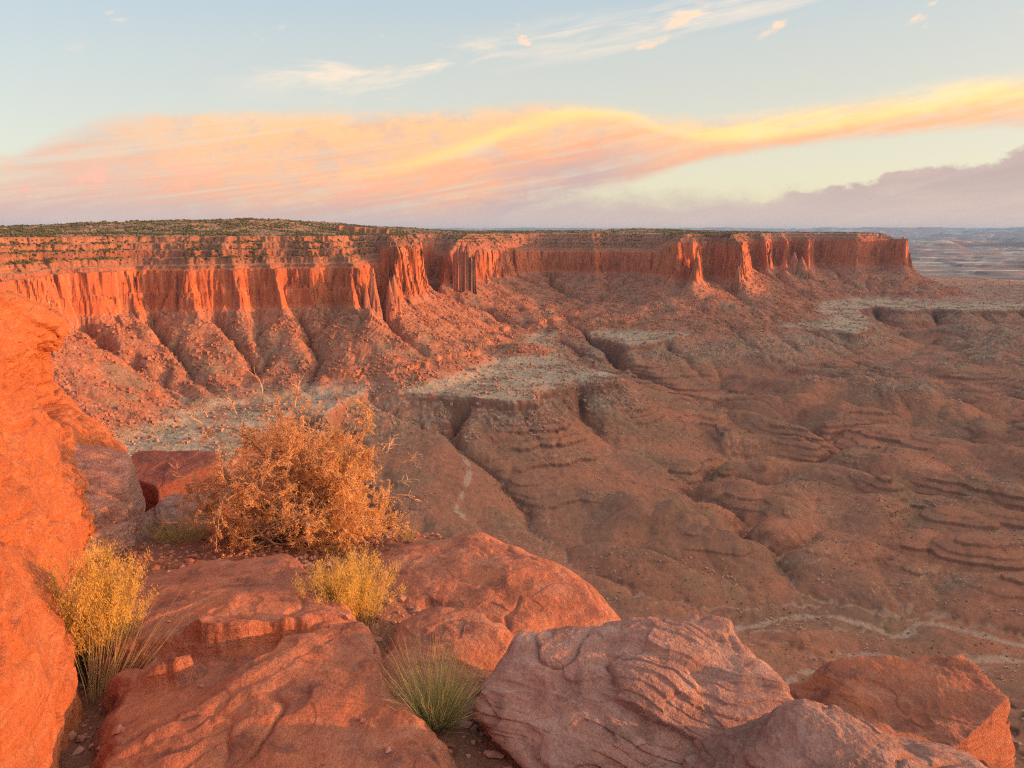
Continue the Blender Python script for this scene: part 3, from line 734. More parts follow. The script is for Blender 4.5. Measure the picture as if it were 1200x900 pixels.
cf = mixc(cf, C(.62, .52, .42), sstep(f2 + 0.5 * f3, 0.14, 0.3) * 0.9)
cf = mixc(cf, C(.17, .15, .10), sstep(f1 - 0.5 * f2, 0.16, 0.34) * 0.7)
cf = mixc(cf, C(.20, .10, .08), sstep(nzf, 0.97, 0.88) * 0.7)
m_far, N, b = principled('far_basin_ground', 1.0, 0.0)
att = N.node('ShaderNodeAttribute', attribute_name='rock_colour').outputs['Color']
N.l.new(att, b.inputs['Base Color'])
far = grid_mesh('far_basin', Xf, Yf, Zf, cf, m_far); far['kind'] = 'structure'
# ---- ground sheet under everything, reaching the horizon on every side
ag = np.linspace(0, 2 * math.pi, 181).astype(F32); rg = np.exp(np.linspace(math.log(30.0), math.log(76000.0), 60)).astype(F32)
Xg = rg[:, None] * np.sin(ag)[None]; Yg = rg[:, None] * np.cos(ag)[None]
m_gr, N, b = principled('ground_soil', 1.0, 0.0)
pos = N.node('ShaderNodeNewGeometry').outputs['Position']
N.l.new(N.mix(N.noise(pos, 0.004, 5), (.30, .16, .10), (.24, .17, .11)), b.inputs['Base Color'])
gs = grid_mesh('ground', Xg, Yg, np.full_like(Xg, -405.0) + 3 * fbm(Xg / 500, Yg / 500, 9), None, m_gr); gs['kind'] = 'structure'
# ---- the mesa across the basin to the right, outside the photograph, whose shade lies over the floor
def side_mesa():
    ys = np.linspace(-1500, 3650, 260).astype(F32)
    prof = np.array([(0, -330), (220, -238), (225, -228), (420, -130), (432, -60), (446, -52), (452, -14), (500, -8), (900, 0), (3200, 0), (3300, -130), (3700, -405)], F32)
    prof = np.vstack([[(-300, -405)], prof])
    us = np.concatenate([np.linspace(prof[i, 0], prof[i + 1, 0], 8, endpoint=False) for i in range(len(prof) - 1)] + [[prof[-1, 0]]]).astype(F32)
    zs = np.interp(us, prof[:, 0], prof[:, 1]).astype(F32)
    U, YY = np.meshgrid(us, ys)
    wob = 130 * fbm(YY / 600, U * 0 + 3, 401, 4)
    xedge = 2000 + wob + 0.0 * YY
    x = xedge + U + 10 * ridged(YY / 60, U / 90, 405, 2)
    endt = sstep(YY, 3000, 3650)
    z = lerp(zs[None], -405.0, endt) + 4 * fbm(x / 80, YY / 80, 407, 3)
    o = grid_mesh('side_mesa', x, YY, z.astype(F32), None, None)
    return o
sm = side_mesa(); sm['kind'] = 'structure'
m_sm, N, b = principled('side_mesa_rock', 0.95, 0.05)
pos = N.node('ShaderNodeNewGeometry').outputs['Position']
N.l.new(N.mix(N.noise(N.vm('MULTIPLY', pos, (.01, .01, .12)), 1.0, 5), (.42, .17, .10), (.30, .15, .10)), b.inputs['Base Color'])
sm.data.materials.append(m_sm)
# ---- haze
def haze_box():
    me = bpy.data.meshes.new('haze')
    x0, x1, y0, y1, z0, z1 = -78000, 78000, -78000, 78000, -420.0, 160.0
    v = [(x0, y0, z0), (x1, y0, z0), (x1, y1, z0), (x0, y1, z0), (x0, y0, z1), (x1, y0, z1), (x1, y1, z1), (x0, y1, z1)]
    f = [(0, 3, 2, 1), (4, 5, 6, 7), (0, 1, 5, 4), (1, 2, 6, 5), (2, 3, 7, 6), (3, 0, 4, 7)]
    me.from_pydata(v, [], f); me.update()
    o = bpy.data.objects.new('haze', me); COL.objects.link(o); o['kind'] = 'stuff'
    m = bpy.data.materials.new('haze_air'); m.use_nodes = True
    t = m.node_tree; t.nodes.clear()
    pv = t.nodes.new('ShaderNodeVolumePrincipled'); out = t.nodes.new('ShaderNodeOutputMaterial')
    pv.inputs['Color'].default_value = (0.30, 0.60, 1.0, 1); pv.inputs['Density'].default_value = 0.000020
    t.links.new(pv.outputs[0], out.inputs['Volume'])
    me.materials.append(m); return o
haze_box()
print('terrain done', time.time() - T0)
# ================================================================== FOREGROUND
def noise3(x, y, z, seed=0):
    x = np.asarray(x, F32); y = np.asarray(y, F32); z = np.asarray(z, F32)
    xi = np.floor(x); yi = np.floor(y); zi = np.floor(z)
    fx = x - xi; fy = y - yi; fz = z - zi
    xi = xi.astype(np.int32); yi = yi.astype(np.int32); zi = zi.astype(np.int32)
    u = fx * fx * (3 - 2 * fx); v = fy * fy * (3 - 2 * fy); w = fz * fz * (3 - 2 * fz)
    def g(a, b, c):
        k = _hash(xi + a + (zi + c) * 57, yi + b + (zi + c) * 131, seed)
        k1 = k & np.uint32(255); cz = ((k >> np.uint32(8)) & np.uint32(255)).astype(F32) / 127.5 - 1
        q = np.sqrt(np.maximum(1 - cz * cz, 0))
        return q * (_GX[k1] * (fx - a) + _GY[k1] * (fy - b)) + cz * (fz - c)
    def pl(c):
        a = g(0, 0, c); b = g(1, 0, c); d = g(0, 1, c); e = g(1, 1, c)
        p = a + (b - a) * u; q = d + (e - d) * u
        return p + (q - p) * v
    p = pl(0); q = pl(1)
    return (p + (q - p) * w) * F32(1.5)
def fbm3(P, sc, seed, octv=4, gain=0.5):
    s = 0; a = 1.0; t = 0; k = 1.0 / sc
    for o in range(octv):
        s = s + a * noise3(P[0] * k + o * 5.1, P[1] * k - o * 3.7, P[2] * k + o, seed + o * 13); t += a
        k *= 2.07; a *= gain
    return s / t
def rock_disp(P, seed=0, amp=1.0, bed=(0.12, -0.08, 1.0), bedamp=1.0):
    """sandstone relief: swells, cross-bedded laminae that stand out as small steps, cracks and scoops"""
    warp = fbm3(P, 0.45, seed + 1, 3)
    d = 0.055 * fbm3(P, 0.40, seed + 5, 4, 0.5)
    h = (P[0] * bed[0] + P[1] * bed[1] + P[2] * bed[2]) + 0.07 * warp
    def steps(h, per, a):
        q = h / per; fr = q - np.floor(q)
        hard = noise2(np.floor(q) * 1.7, np.floor(q) * 0.3 + 5, seed + 9)
        return a * (0.6 + 1.6 * hard) * (sstep(fr, 0, 0.10) - sstep(fr, 0.45, 1.0))
    mask = sstep(fbm3(P, 0.6, seed + 21, 2), -0.12, 0.22)
    d = d + bedamp * mask * (steps(h, 0.17, 0.022) + steps(h, 0.085, 0.014) + steps(h + 0.02 * warp, 0.031, 0.0065))
    cr = 1 - np.abs(fbm3(P, 0.55, seed + 33, 3, 0.45)) * 16
    d = d - 0.030 * np.clip(cr, 0, 1) ** 2 * sstep(noise3(P[0] / .5, P[1] / .5, P[2] / .5, seed + 39), -0.1, 0.25)
    sc = np.clip(noise3(P[0] / .19, P[1] / .19, P[2] / .11, seed + 45) - 0.34, 0, 1)
    d = d - 0.10 * sc
    d = d + 0.010 * fbm3(P, 0.05, seed + 51, 4, 0.62)
    fl_ = noise3(P[0] / .16 + warp, P[1] / .16, P[2] / .05, seed + 61)
    d = d - 0.008 * sstep(fl_, 0.12, 0.20)
    return amp * d
# ---- sandstone material
def sandstone(name, a, b_, patina, pale, pat=0.5, warmth=0.0):
    m, N, b = principled(name, 0.88, 0.12)
    pos = N.node('ShaderNodeNewGeometry').outputs['Position']
    dis = N.vm('ADD', pos, N.vm('SCALE', N.node('ShaderNodeTexNoise').outputs['Color']))
    nz = N.node('ShaderNodeTexNoise'); N.put(nz.inputs['Vector'], pos); nz.inputs['Scale'].default_value = 2.2; nz.inputs['Detail'].default_value = 3
    off = N.node('ShaderNodeVectorMath', operation='SCALE'); N.put(off.inputs[0], nz.outputs['Color']); off.inputs['Scale'].default_value = 0.22
    P2 = N.vm('ADD', pos, off.outputs[0])
    big = N.noise(P2, 1.7, 6, 0.6)
    med = N.noise(P2, 6.5, 6, 0.62)
    fine = N.noise(pos, 70.0, 5, 0.7)
    mapn = N.node('ShaderNodeMapping'); N.put(mapn.inputs['Vector'], P2)
    mapn.inputs['Rotation'].default_value = (0.10, -0.16, 0.3); mapn.inputs['Scale'].default_value = (1.2, 1.2, 20.0)
    lam = N.noise(mapn.outputs[0], 2.2, 5, 0.62)
    c = N.mix(N.ss(big, 0.36, 0.64), a, b_)
    c = N.mix(N.m('MULTIPLY', N.ss(lam, 0.46, 0.66), 0.35), c, pale)
    c = N.mix(N.m('MULTIPLY', N.ss(med, 0.50, 0.66), pat), c, patina)
    c = N.mix(N.m('MULTIPLY', N.ss(N.noise(P2, 13.0, 7, 0.72), 0.56, 0.70), 0.42), c, pale)
    c = N.mix(N.m('MULTIPLY', N.ss(N.noise(pos, 38.0, 4, 0.7), 0.60, 0.72), 0.35), c, patina)
    c = N.mix(1.0, c, N.mix(fine, (0.60, 0.60, 0.60), (1.38, 1.38, 1.38)), 'MULTIPLY')
    N.l.new(c, b.inputs['Base Color'])
    grit = N.noise(pos, 190.0, 3, 0.7)
    hgt = N.m('ADD', N.m('ADD', N.m('MULTIPLY', fine, 0.34), N.m('MULTIPLY', grit, 0.12)), N.m('ADD', N.m('MULTIPLY', lam, 0.55), N.m('MULTIPLY', N.noise(pos, 17.0, 7, 0.68), 0.9)))
    bp = N.node('ShaderNodeBump'); bp.inputs['Strength'].default_value = 1.0; bp.inputs['Distance'].default_value = 0.034
    N.put(bp.inputs['Height'], hgt); N.l.new(bp.outputs[0], b.inputs['Normal'])
    return m
M_wall = sandstone('orange_sandstone', (.53, .175, .070), (.45, .145, .062), (.28, .105, .065), (.62, .30, .17), 0.5)
M_red = sandstone('red_sandstone', (.52, .195, .108), (.39, .155, .100), (.23, .100, .080), (.60, .35, .25), 0.85)
M_brown = sandstone('weathered_sandstone', (.44, .240, .190), (.37, .205, .165), (.22, .125, .105), (.64, .48, .42), 0.75)
M_dark = sandstone('varnished_sandstone', (.30, .105, .075), (.25, .10, .08), (.17, .08, .065), (.36, .18, .13), 0.5)
# ---- bedrock ledge under the camera, falling away over the rim
def soil(x, y): return np.interp(y, [-40, 0, 2.0, 3.5, 5.3, 7.0, 12, 60], [-1.2, -1.68, -1.76, -1.93, -2.28, -2.85, -3.6, -9]).astype(F32) - 0.5 * np.clip(x - 0.75, 0, 3)
def gp(pts, z): return [at(px, py, z) for px, py in pts]
slabA = gp([(165, 655), (235, 636), (335, 637), (372, 668), (398, 716), (432, 762), (428, 776), (330, 781), (285, 790), (225, 792), (140, 800), (105, 792), (118, 735)], -1.80)
slabB = gp([(92, 930), (98, 860), (122, 815), (200, 720), (330, 690), (420, 690), (470, 800), (520, 850), (548, 905), (580, 1100), (300, 1500), (-100, 1500)], -1.72)
slabC = gp([(118, 812), (150, 797), (215, 793), (232, 800), (210, 812), (150, 822)], -1.72)
rim_x = [-40, -12, -4, -2.4, -1, -0.1, 0.6, 1.4, 2.9, 3.2, 4, 8, 40]; rim_y = [12, 9.5, 8.6, 7.4, 6.2, 4.6, 3.3, 3.1, 3.9, 2.6, 1.2, -1.5, -12]
def near_h(x, y):
    z = soil(x, y) + 0.02 * fbm(x / .25, y / .25, 501, 4) 
    def slab(pts, top, edge, base):
        d = poly_d(x, y, pts, True) + 0.05 * fbm(x / .35, y / .35, 507, 3) + 0.012 * fbm(x / .06, y / .06, 511, 2)
        return np.where(d < 0.25, base + (top - base) * np.clip(sstep(-d, -0.02, edge), 0, 1) ** 0.6, base - 1 + 0 * x)
    tA = -1.655 - 0.155 * (y - 2.5) + 0.03 * np.exp(-((x + 1.25) / .5) ** 2 - ((y - 3.1) / .6) ** 2) + 0.05 * np.exp(-((x + 1.2) / .6) ** 2) - 0.10 * np.clip(-x - 1.75, 0, 1)
    tB = -1.655 - 0.06 * (y - 2.1) - 0.05 * np.clip(-x - 1.0, 0, 1) - 0.12 * np.clip(x + 0.35, 0, 1)
    z = np.maximum(z, slab(slabB, tB, 0.10, z - 0.05)); z = np.maximum(z, slab(slabA, tA, 0.05, z - 0.05))
    z = np.maximum(z, slab(slabC, tB + 0.045, 0.04, z - 0.05))
    z = z - 0.34 * np.exp(-((x - 0.12) / .62) ** 2 - ((y - 3.75) / .55) ** 2)
    yr = np.interp(x, rim_x, rim_y)
    o = np.clip(y - yr, 0, None) * np.where(x > 3, 1.0, 0.85)
    drop = np.interp(o, [0, 0.25, 0.7, 1.3, 2.2, 10, 15, 260], [0, 0.25, 1.6, 5, 10, 70, 118, 300])
    return (z - drop).astype(F32)
an = np.radians(np.concatenate([np.linspace(-180, -48, 120, endpoint=False), np.linspace(-48, 48, 1050, endpoint=False), np.linspace(48, 180, 121)])).astype(F32)
rn = np.exp(np.concatenate([np.linspace(math.log(0.25), math.log(1.2), 30, endpoint=False), np.linspace(math.log(1.2), math.log(9.0), 720, endpoint=False), np.linspace(math.log(9), math.log(262), 120)])).astype(F32)
Xn = rn[:, None] * np.sin(an)[None]; Yn = rn[:, None] * np.cos(an)[None]
Zn = near_h(Xn, Yn)
P = (Xn, Yn, Zn)
fade = sstep(rn, 14, 9)[:, None]
Zn = Zn + (rock_disp(P, 900, 0.6, bedamp=1.6) * fade).astype(F32)
soilm = 1 - sstep(Zn - soil(Xn, Yn), 0.02, 0.07)
ledge = grid_mesh('bedrock_ground', Xn, Yn, Zn, None, None, True, {'soil': soilm})
ledge['kind'] = 'structure'
M_ground = M_red.copy(); M_ground.name = 'bedrock_and_soil'
N = NT(M_ground.node_tree); b = M_ground.node_tree.nodes['Principled BSDF']
src = b.inputs['Base Color'].links[0].from_socket
sa = N.node('ShaderNodeAttribute', attribute_name='soil').outputs['Fac']
pos = N.node('ShaderNodeNewGeometry').outputs['Position']
gr = N.mix(N.vor(pos, 90, out='Color'), (.20, .085, .055), (.36, .19, .13))
N.l.new(N.mix(N.m('MULTIPLY', sa, 0.9), src, N.mix(0.4, gr, (.24, .11, .075))), b.inputs['Base Color'])
ledge.data.materials.append(M_ground)

# ---- rocks: rounded polytopes with sandstone relief
def cube_sphere(n):
    t = np.tan(np.linspace(-1, 1, n) * np.pi / 4).astype(F32)
    a, b = np.meshgrid(t, t); o = np.ones_like(a)
    D = []; Fc = []; base = 0
    idx = np.arange(n * n).reshape(n, n)
    q = np.stack([idx[:-1, :-1], idx[:-1, 1:], idx[1:, 1:], idx[1:, :-1]], -1).reshape(-1, 4)
    for f in [(o, a, b), (-o, b, a), (b, o, a), (a, -o, b), (a, b, o), (b, a, -o)]:
        v = np.stack([c.ravel() for c in f], -1); v /= np.linalg.norm(v, axis=1, keepdims=True)
        D.append(v); Fc.append(q + base); base += n * n
    return np.concatenate(D).astype(F32), np.concatenate(Fc)
def rock(name, centre, planes, mat, n=140, k=14.0, seed=0, amp=1.0, rotz=0.0, bed=(0.12, -0.08, 1.0), bedamp=1.0, label=None, cat='boulder', group=None, scoops=(), lump=0.05):
    """planes: (nx, ny, nz, offset) from the centre; softened into a rounded block"""
    D, Fc = cube_sphere(n)
    acc = np.zeros(len(D), np.float64)
    cz, sz_ = math.cos(rotz), math.sin(rotz)
    for nx, ny, nz, h in planes:
        L = math.sqrt(nx * nx + ny * ny + nz * nz); nx, ny, nz = nx / L, ny / L, nz / L
        nx, ny = nx * cz - ny * sz_, nx * sz_ + ny * cz
        acc += np.maximum((D[:, 0] * nx + D[:, 1] * ny + D[:, 2] * nz) / h, 0) ** k
    r = (acc ** (-1.0 / k)).astype(F32)
    P = D * r[:, None] + np.array(centre, F32)
    PT = (P[:, 0], P[:, 1], P[:, 2])
    e = lump * fbm3(PT, 0.55, seed + 71, 2)
    for (sx_, sy_, sz2, rad, dep) in scoops:
        dd = np.sqrt((P[:, 0] - sx_) ** 2 + (P[:, 1] - sy_) ** 2 + (P[:, 2] - sz2) ** 2) / rad
        e = e - dep * np.exp(-dd ** 4)
    P = P + D * (e + rock_disp(PT, seed, amp, bed, bedamp))[:, None]
    # weld the cube seams so that the surface is one closed skin
    key = np.round(D * 20000).astype(np.int64); kk_ = (key[:, 0] * 100003 + key[:, 1]) * 100003 + key[:, 2]
    _, first, inv = np.unique(kk_, return_index=True, return_inverse=True)
    Pw = P[first]; Fw = inv.ravel()[Fc]
    me = bpy.data.meshes.new(name)
    c0 = Pw.mean(0); c0[2] = Pw[:, 2].min()
    raw_mesh(me, Pw - c0, Fw)
    o = bpy.data.objects.new(name, me); COL.objects.link(o); o.location = c0.tolist()
    me.materials.append(mat)
    if label: o['label'] = label
    o['category'] = cat
    if group: o['group'] = group
    return o
# dome
rock('sandstone_dome', (-0.22, 4.15, -2.55), [(0, 0, 1, .52), (.12, -.5, 1, .60), (-.35, -.1, 1, .62), (.45, .05, .85, .72), (.95, .2, .4, .90), (.2, 1, .4, 1.0), (-.6, .9, .4, 1.0), (-1, 0, .3, 1.15), (-.8, -.7, .3, 1.1), (0, -1, .35, 1.02), (.6, -.8, .2, .85), (.5, .9, .3, .85), (0, 0, -1, .6)],
     M_red, 240, 8.0, 110, 0.55, label='smooth whaleback dome of red sandstone with its right shoulder lit orange at the rim', cat='rock', bedamp=0.5, lump=0.08)
rock('sandstone_lobe', (-0.30, 3.05, -2.13), [(0, 0, 1, .29), (.3, -.3, 1, .33), (1, 0, .3, .42), (-1, .2, .3, .36), (0, 1, .4, .50), (.2, -1, .4, .40), (.8, .7, .3, .42), (0, 0, -1, .4)],
     M_red, 170, 9.0, 140, 0.9, label='low rounded lobe of pink sandstone between the green grass and the dome', cat='rock', lump=0.05)
# middle boulder
rock('boulder', (0.46, 2.47, -1.85), [(.02, -.22, 1, .235), (.35, -.75, .75, .36), (-.30, -.3, .95, .33), (.9, .1, .55, .57), (.8, .5, .2, .56), (1, -.3, -.2, .60), (-.1, 1, .5, .40), (-1, .2, .35, .56), (-.75, -.45, -.65, .36), (-.1, -.85, -.55, .34), (-.3, -.3, -1, .28), (.3, 0, -1, .36)],
     M_brown, 340, 22.0, 210, 1.0, bed=(0.22, 0.38, 1.0), bedamp=1.25, label='large weathered brown boulder with wrinkled top and undercut left end, in the bottom middle', lump=0.07)
rock('boulder', (1.00, 1.84, -1.80), [(.0, -.1, 1, .33), (.45, .2, .9, .36), (.9, .2, .5, .52), (-.5, .3, .8, .40), (-1, 0, .2, .46), (.1, 1, .3, .40), (1, -.3, .0, .70), (0, -1, .1, .6), (0, 0, -1, .5)],
     M_brown, 280, 16.0, 260, 1.1, bed=(0.40, 0.35, 1.0), bedamp=1.6, label='rounded brown boulder at the bottom edge, in front of the angular red boulder', lump=0.08)
rock('boulder', (0.46, 1.66, -1.72), [(0, -.1, 1, .22), (.3, .4, .9, .26), (-.4, .6, .7, .28), (1, 0, .3, .30), (-1, 0, .2, .32), (.1, 1, .3, .30), (0, -1, .1, .4), (0, 0, -1, .4)],
     M_brown, 200, 10.0, 290, 0.9, bed=(-0.3, 0.3, 1.0), label='small grey brown boulder tucked below the wrinkled boulder at the bottom edge', lump=0.05)
# split rock on the right
rock('boulder', (2.44, 3.62, -3.09), [(-.12, -.30, 1, .42), (-.6, -.2, .6, .60), (.50, -.86, .04, .09), (.95, .2, .2, .50), (-1, 0, 0, .85), (0, 1, .3, .62), (-.50, -.85, .35, .50), (0, 0, -1, .6)],
     M_red, 220, 34.0, 330, 0.9, bed=(0.1, 0.5, 1.0), label='angular red boulder at far right with smooth shaded top and torn orange face', lump=0.06, scoops=[(2.52, 3.30, -2.60, .08, .12)])
# rocks behind, at the left
rock('boulder', (-3.25, 6.75, -2.69), [(0, -.15, 1, .48), (-.5, -1, .12, .34), (.85, -.60, .1, .30), (1, .4, .2, .52), (-1, .2, .1, .6), (0, 1, .2, .5), (0, 0, -1, .5)],
     M_dark, 110, 40.0, 370, 0.5, label='blocky rock with dark face and orange lit face, behind the left outcrop', lump=0.02)
rock('boulder', (-2.62, 5.75, -2.66), [(0, -.1, 1, .46), (-.5, -.5, .8, .50), (1, 0, .4, .62), (-1, 0, .3, .52), (0, 1, .4, .5), (0, -1, .5, .50), (0, 0, -1, .4)],
     M_brown, 130, 9.0, 400, 0.8, label='low rounded grey brown slab behind the grass clump, left of the big bush', lump=0.05)
rock('boulder', (-2.98, 5.05, -2.05), [(.3, -.4, 1, .30), (.8, -.5, .4, .26), (1, .3, .1, .25), (-1, 0, 0, .4), (0, -1, .1, .42), (0, 1, .2, .4), (0, 0, -1, .5)],
     M_brown, 110, 16.0, 430, 0.7, label='small shaded grey rock wedged below the overhang of the left outcrop', lump=0.04)
rock('boulder', (-1.95, 5.35, -2.62), [(0, -.1, 1, .30), (-.4, -.6, .8, .36), (1, 0, .4, .9), (-1, 0, .3, .42), (0, 1, .4, .6), (0, -1, .5, .36), (0, 0, -1, .4)],
     M_red, 110, 9.0, 450, 0.8, label='flat red ledge rock under the big orange bush', lump=0.05, cat='rock')

# ---- gravel and chips lying in the cracks and hollows of the ledge
def gravel():
    rg = np.random.default_rng(21); n = 17000
    x = rg.uniform(-2.9, 1.2, n); y = rg.uniform(1.5, 6.3, n)
    z = near_h(x.astype(F32), y.astype(F32)); low_ = np.asarray(z - soil(x, y)) < 0.045
    keep = low_ | (rg.uniform(size=n) < 0.012); x, y, z = x[keep], y[keep], z[keep]
    z = z + rock_disp((x.astype(F32), y.astype(F32), z.astype(F32)), 900, 0.6, bedamp=1.6)
    n = len(x); size = .003 * (9.0 ** (rg.uniform(size=n) ** 2.6))
    v = iv[None] * (1 + .4 * rg.uniform(-1, 1, (n, 12, 1))) * rg.uniform(.6, 1.4, (n, 1, 3)) * np.array((1, 1, .6)) * 1.9
    v = v * size[:, None, None] + np.stack([x, y, z + size * .3], -1)[:, None]
    f = (if_[None] + (np.arange(n) * 12)[:, None, None]).reshape(-1, 3)
    me = bpy.data.meshes.new('gravel'); raw_mesh(me, v.reshape(-1, 3), f, False)
    m, N, b = principled('gravel_stone', 0.9, 0.1)
    isl = N.node('ShaderNodeNewGeometry').outputs['Random Per Island']
    N.l.new(N.mix(isl, (.27, .12, .085), (.42, .23, .17)), b.inputs['Base Color']); me.materials.append(m)
    o = bpy.data.objects.new('gravel', me); COL.objects.link(o); o['kind'] = 'stuff'
gravel()
# ---- left outcrop: one lofted mass, its right face in the sun
YS = np.array([-0.6, 0.3, 1.2, 2.1, 3.0, 3.8, 4.6, 5.4, 6.1, 6.6, 7.0]); ZS = np.array([-2.7, -2.1, -1.9, -1.6, -1.3, -1.0, -.7, -.45])
XT = np.array([[-.75, -.70, -.7, -.7, -.75, -.8, -.9, -1.1],
               [-.95, -.88, -.86, -.88, -.95, -1.0, -1.1, -1.2],
               [-1.20, -1.12, -1.10, -1.12, -1.16, -1.2, -1.3, -1.45],
               [-1.52, -1.44, -1.41, -1.44, -1.52, -1.62, -1.72, -1.85],
               [-2.05, -1.97, -1.94, -1.98, -2.08, -2.20, -2.30, -2.45],
               [-2.5, -2.42, -2.38, -2.45, -2.58, -2.72, -2.80, -2.95],
               [-2.9, -2.78, -2.68, -2.80, -3.05, -3.25, -3.22, -3.4],
               [-3.2, -3.05, -2.92, -3.15, -3.50, -3.58, -3.38, -3.55],
               [-3.5, -3.35, -3.22, -3.45, -3.85, -3.90, -3.62, -3.80],
               [-4.0, -3.9, -3.85, -4.0, -4.20, -4.22, -4.00, -4.2],
               [-4.9, -4.9, -4.9, -5.0, -5.1, -5.2, -5.2, -5.4]])
def bicub(T, ys, zs, y, z):
    """smooth table lookup: linear in a finely smoothed copy"""
    yy = np.linspace(ys[0], ys[-1], 160); zz = np.linspace(zs[0], zs[-1], 90)
    A = np.array([np.interp(yy, ys, T[:, j]) for j in range(T.shape[1])]).T
    A = np.array([np.interp(zz, zs, A[i]) for i in range(len(yy))])
    for _ in range(14):
        Pd = np.pad(A, 1, mode='edge'); A = (Pd[:-2, 1:-1] + Pd[2:, 1:-1] + Pd[1:-1, :-2] + Pd[1:-1, 2:] + A) / 5
    fy = np.clip((y - yy[0]) / (yy[1] - yy[0]), 0, 158.999); fz = np.clip((z - zz[0]) / (zz[1] - zz[0]), 0, 88.999)
    i = fy.astype(int); j = fz.astype(int); fy = fy - i; fz = fz - j
    return A[i, j] * (1 - fy) * (1 - fz) + A[i + 1, j] * fy * (1 - fz) + A[i, j + 1] * (1 - fy) * fz + A[i + 1, j + 1] * fy * fz
def outcrop():
    nu, nv = 900, 620
    yl = np.concatenate([np.linspace(-0.6, 1.2, 80, endpoint=False), np.linspace(1.2, 7.0, nu - 80)])
    V, Yl = np.meshgrid(np.linspace(0, 2, nv), yl)
    zt = np.interp(Yl, [-0.6, 0.3, 2, 4, 6.0, 6.6, 7.0], [0.08, 0.06, -0.04, -0.22, -0.55, -0.82, -1.5])
    # v 0..1.25 the face, from the foot to the shoulder; then the top, back to the far side
    t = np.clip(V / 1.3, 0, 1); zf = -2.7 + (zt + 2.7) * np.sin(t * np.pi / 2) ** 0.9
    zf = np.where(t < 1, zf, zt)
    xf = bicub(XT, YS, ZS, Yl, zf)
    rnd = np.clip((t - 0.70) / 0.30, 0, 1)
    xf = xf - 0.26 * rnd ** 3
    back = np.clip((V - 1.3) / 0.7, 0, 1)
    xx = xf - 2.6 * back; zz = zf + 0.10 * np.sin(back * 3.0) - 1.6 * sstep(back, 0.8, 1.0)
    P = [xx.astype(F32), Yl.astype(F32), zz.astype(F32)]
    du = [np.gradient(p, axis=0) for p in P]; dv = [np.gradient(p, axis=1) for p in P]
    n = [du[1] * dv[2] - du[2] * dv[1], du[2] * dv[0] - du[0] * dv[2], du[0] * dv[1] - du[1] * dv[0]]
    L = np.sqrt(n[0] ** 2 + n[1] ** 2 + n[2] ** 2) + 1e-9
    sg = 1.0 if (n[0] / L)[450, 200] > 0 else -1.0
    n = [sg * q / L for q in n]
    d = 0.15 * fbm3(P, 1.1, 601, 2) + rock_disp(P, 610, 1.0, bed=(0.75, 0.45, 1.0), bedamp=1.5)
    g = np.clip(1 - np.abs(noise3(P[0] / .9, P[1] / .9 + P[2] * .5, P[2] / .5, 631)) * 12, 0, 1)
    d = d - 0.03 * g ** 2
    for (y0, z0, r, dep) in [(5.75, -1.22, .16, .16), (5.5, -1.28, .10, .10), (3.55, -1.22, .05, .06), (3.45, -1.05, .04, .05), (2.3, -1.75, .09, .05)]:
        d = d - dep * np.exp(-(((P[1] - y0) / (1.8 * r)) ** 2 + ((P[2] - z0) / (0.8 * r)) ** 2) ** 1.5)
    P = [p + q * d for p, q in zip(P, n)]
    o = grid_mesh('sandstone_outcrop', P[0].astype(F32), P[1].astype(F32), P[2].astype(F32), None, M_wall)
    o['label'] = 'tall glowing orange sandstone outcrop along the left edge of the photo'; o['category'] = 'rock outcrop'
    return o
outcrop()
print('rocks', time.time() - T0)

# ---- plants
rng = np.random.default_rng(11)
def tubes(paths, radii, sides=3):
    """paths (n, k, 3), radii (n, k) -> vertices, faces"""
    n, k, _ = paths.shape
    t = np.gradient(paths, axis=1); t /= np.linalg.norm(t, axis=2, keepdims=True) + 1e-9
    ref = np.where(np.abs(t[..., 2:3]) > 0.9, np.array([1., 0, 0]), np.array([0, 0, 1.]))
    a = np.cross(t, ref); a /= np.linalg.norm(a, axis=2, keepdims=True) + 1e-9; b = np.cross(t, a)
    an_ = np.arange(sides) * 2 * np.pi / sides
    v = paths[:, :, None] + radii[:, :, None, None] * (np.cos(an_)[None, None, :, None] * a[:, :, None] + np.sin(an_)[None, None, :, None] * b[:, :, None])
    idx = np.arange(n * k * sides).reshape(n, k, sides)
    i0 = idx[:, :-1]; i1 = idx[:, 1:]
    f = np.stack([i0, np.roll(i0, -1, 2), np.roll(i1, -1, 2), i1], -1).reshape(-1, 4)
    return v.reshape(-1, 3), f
def blades(paths, width):
    """thin strips along paths with a crosswise direction of their own"""
    n, k, _ = paths.shape
    t = paths[:, -1] - paths[:, 0]
    c = np.cross(t, rng.normal(size=(n, 3))); c /= np.linalg.norm(c, axis=1, keepdims=True) + 1e-9
    w = width * np.linspace(1, 0.15, k)[None, :, None]
    v = np.stack([paths - c[:, None] * w, paths + c[:, None] * w], 2)
    idx = np.arange(n * k * 2).reshape(n, k, 2)
    f = np.stack([idx[:, :-1, 0], idx[:, :-1, 1], idx[:, 1:, 1], idx[:, 1:, 0]], -1).reshape(-1, 4)
    return v.reshape(-1, 3), f
def leaves(centres, dirs, length, width):
    n = len(centres)
    d = dirs / (np.linalg.norm(dirs, axis=1, keepdims=True) + 1e-9)
    c = np.cross(d, rng.normal(size=(n, 3))); c /= np.linalg.norm(c, axis=1, keepdims=True) + 1e-9
    L = length * rng.uniform(.6, 1.3, (n, 1)); Wd = width * rng.uniform(.7, 1.2, (n, 1))
    v = np.stack([centres, centres + d * L * .5 + c * Wd, centres + d * L, centres + d * L * .5 - c * Wd], 1).reshape(-1, 3)
    return v, np.arange(n * 4).reshape(-1, 4)
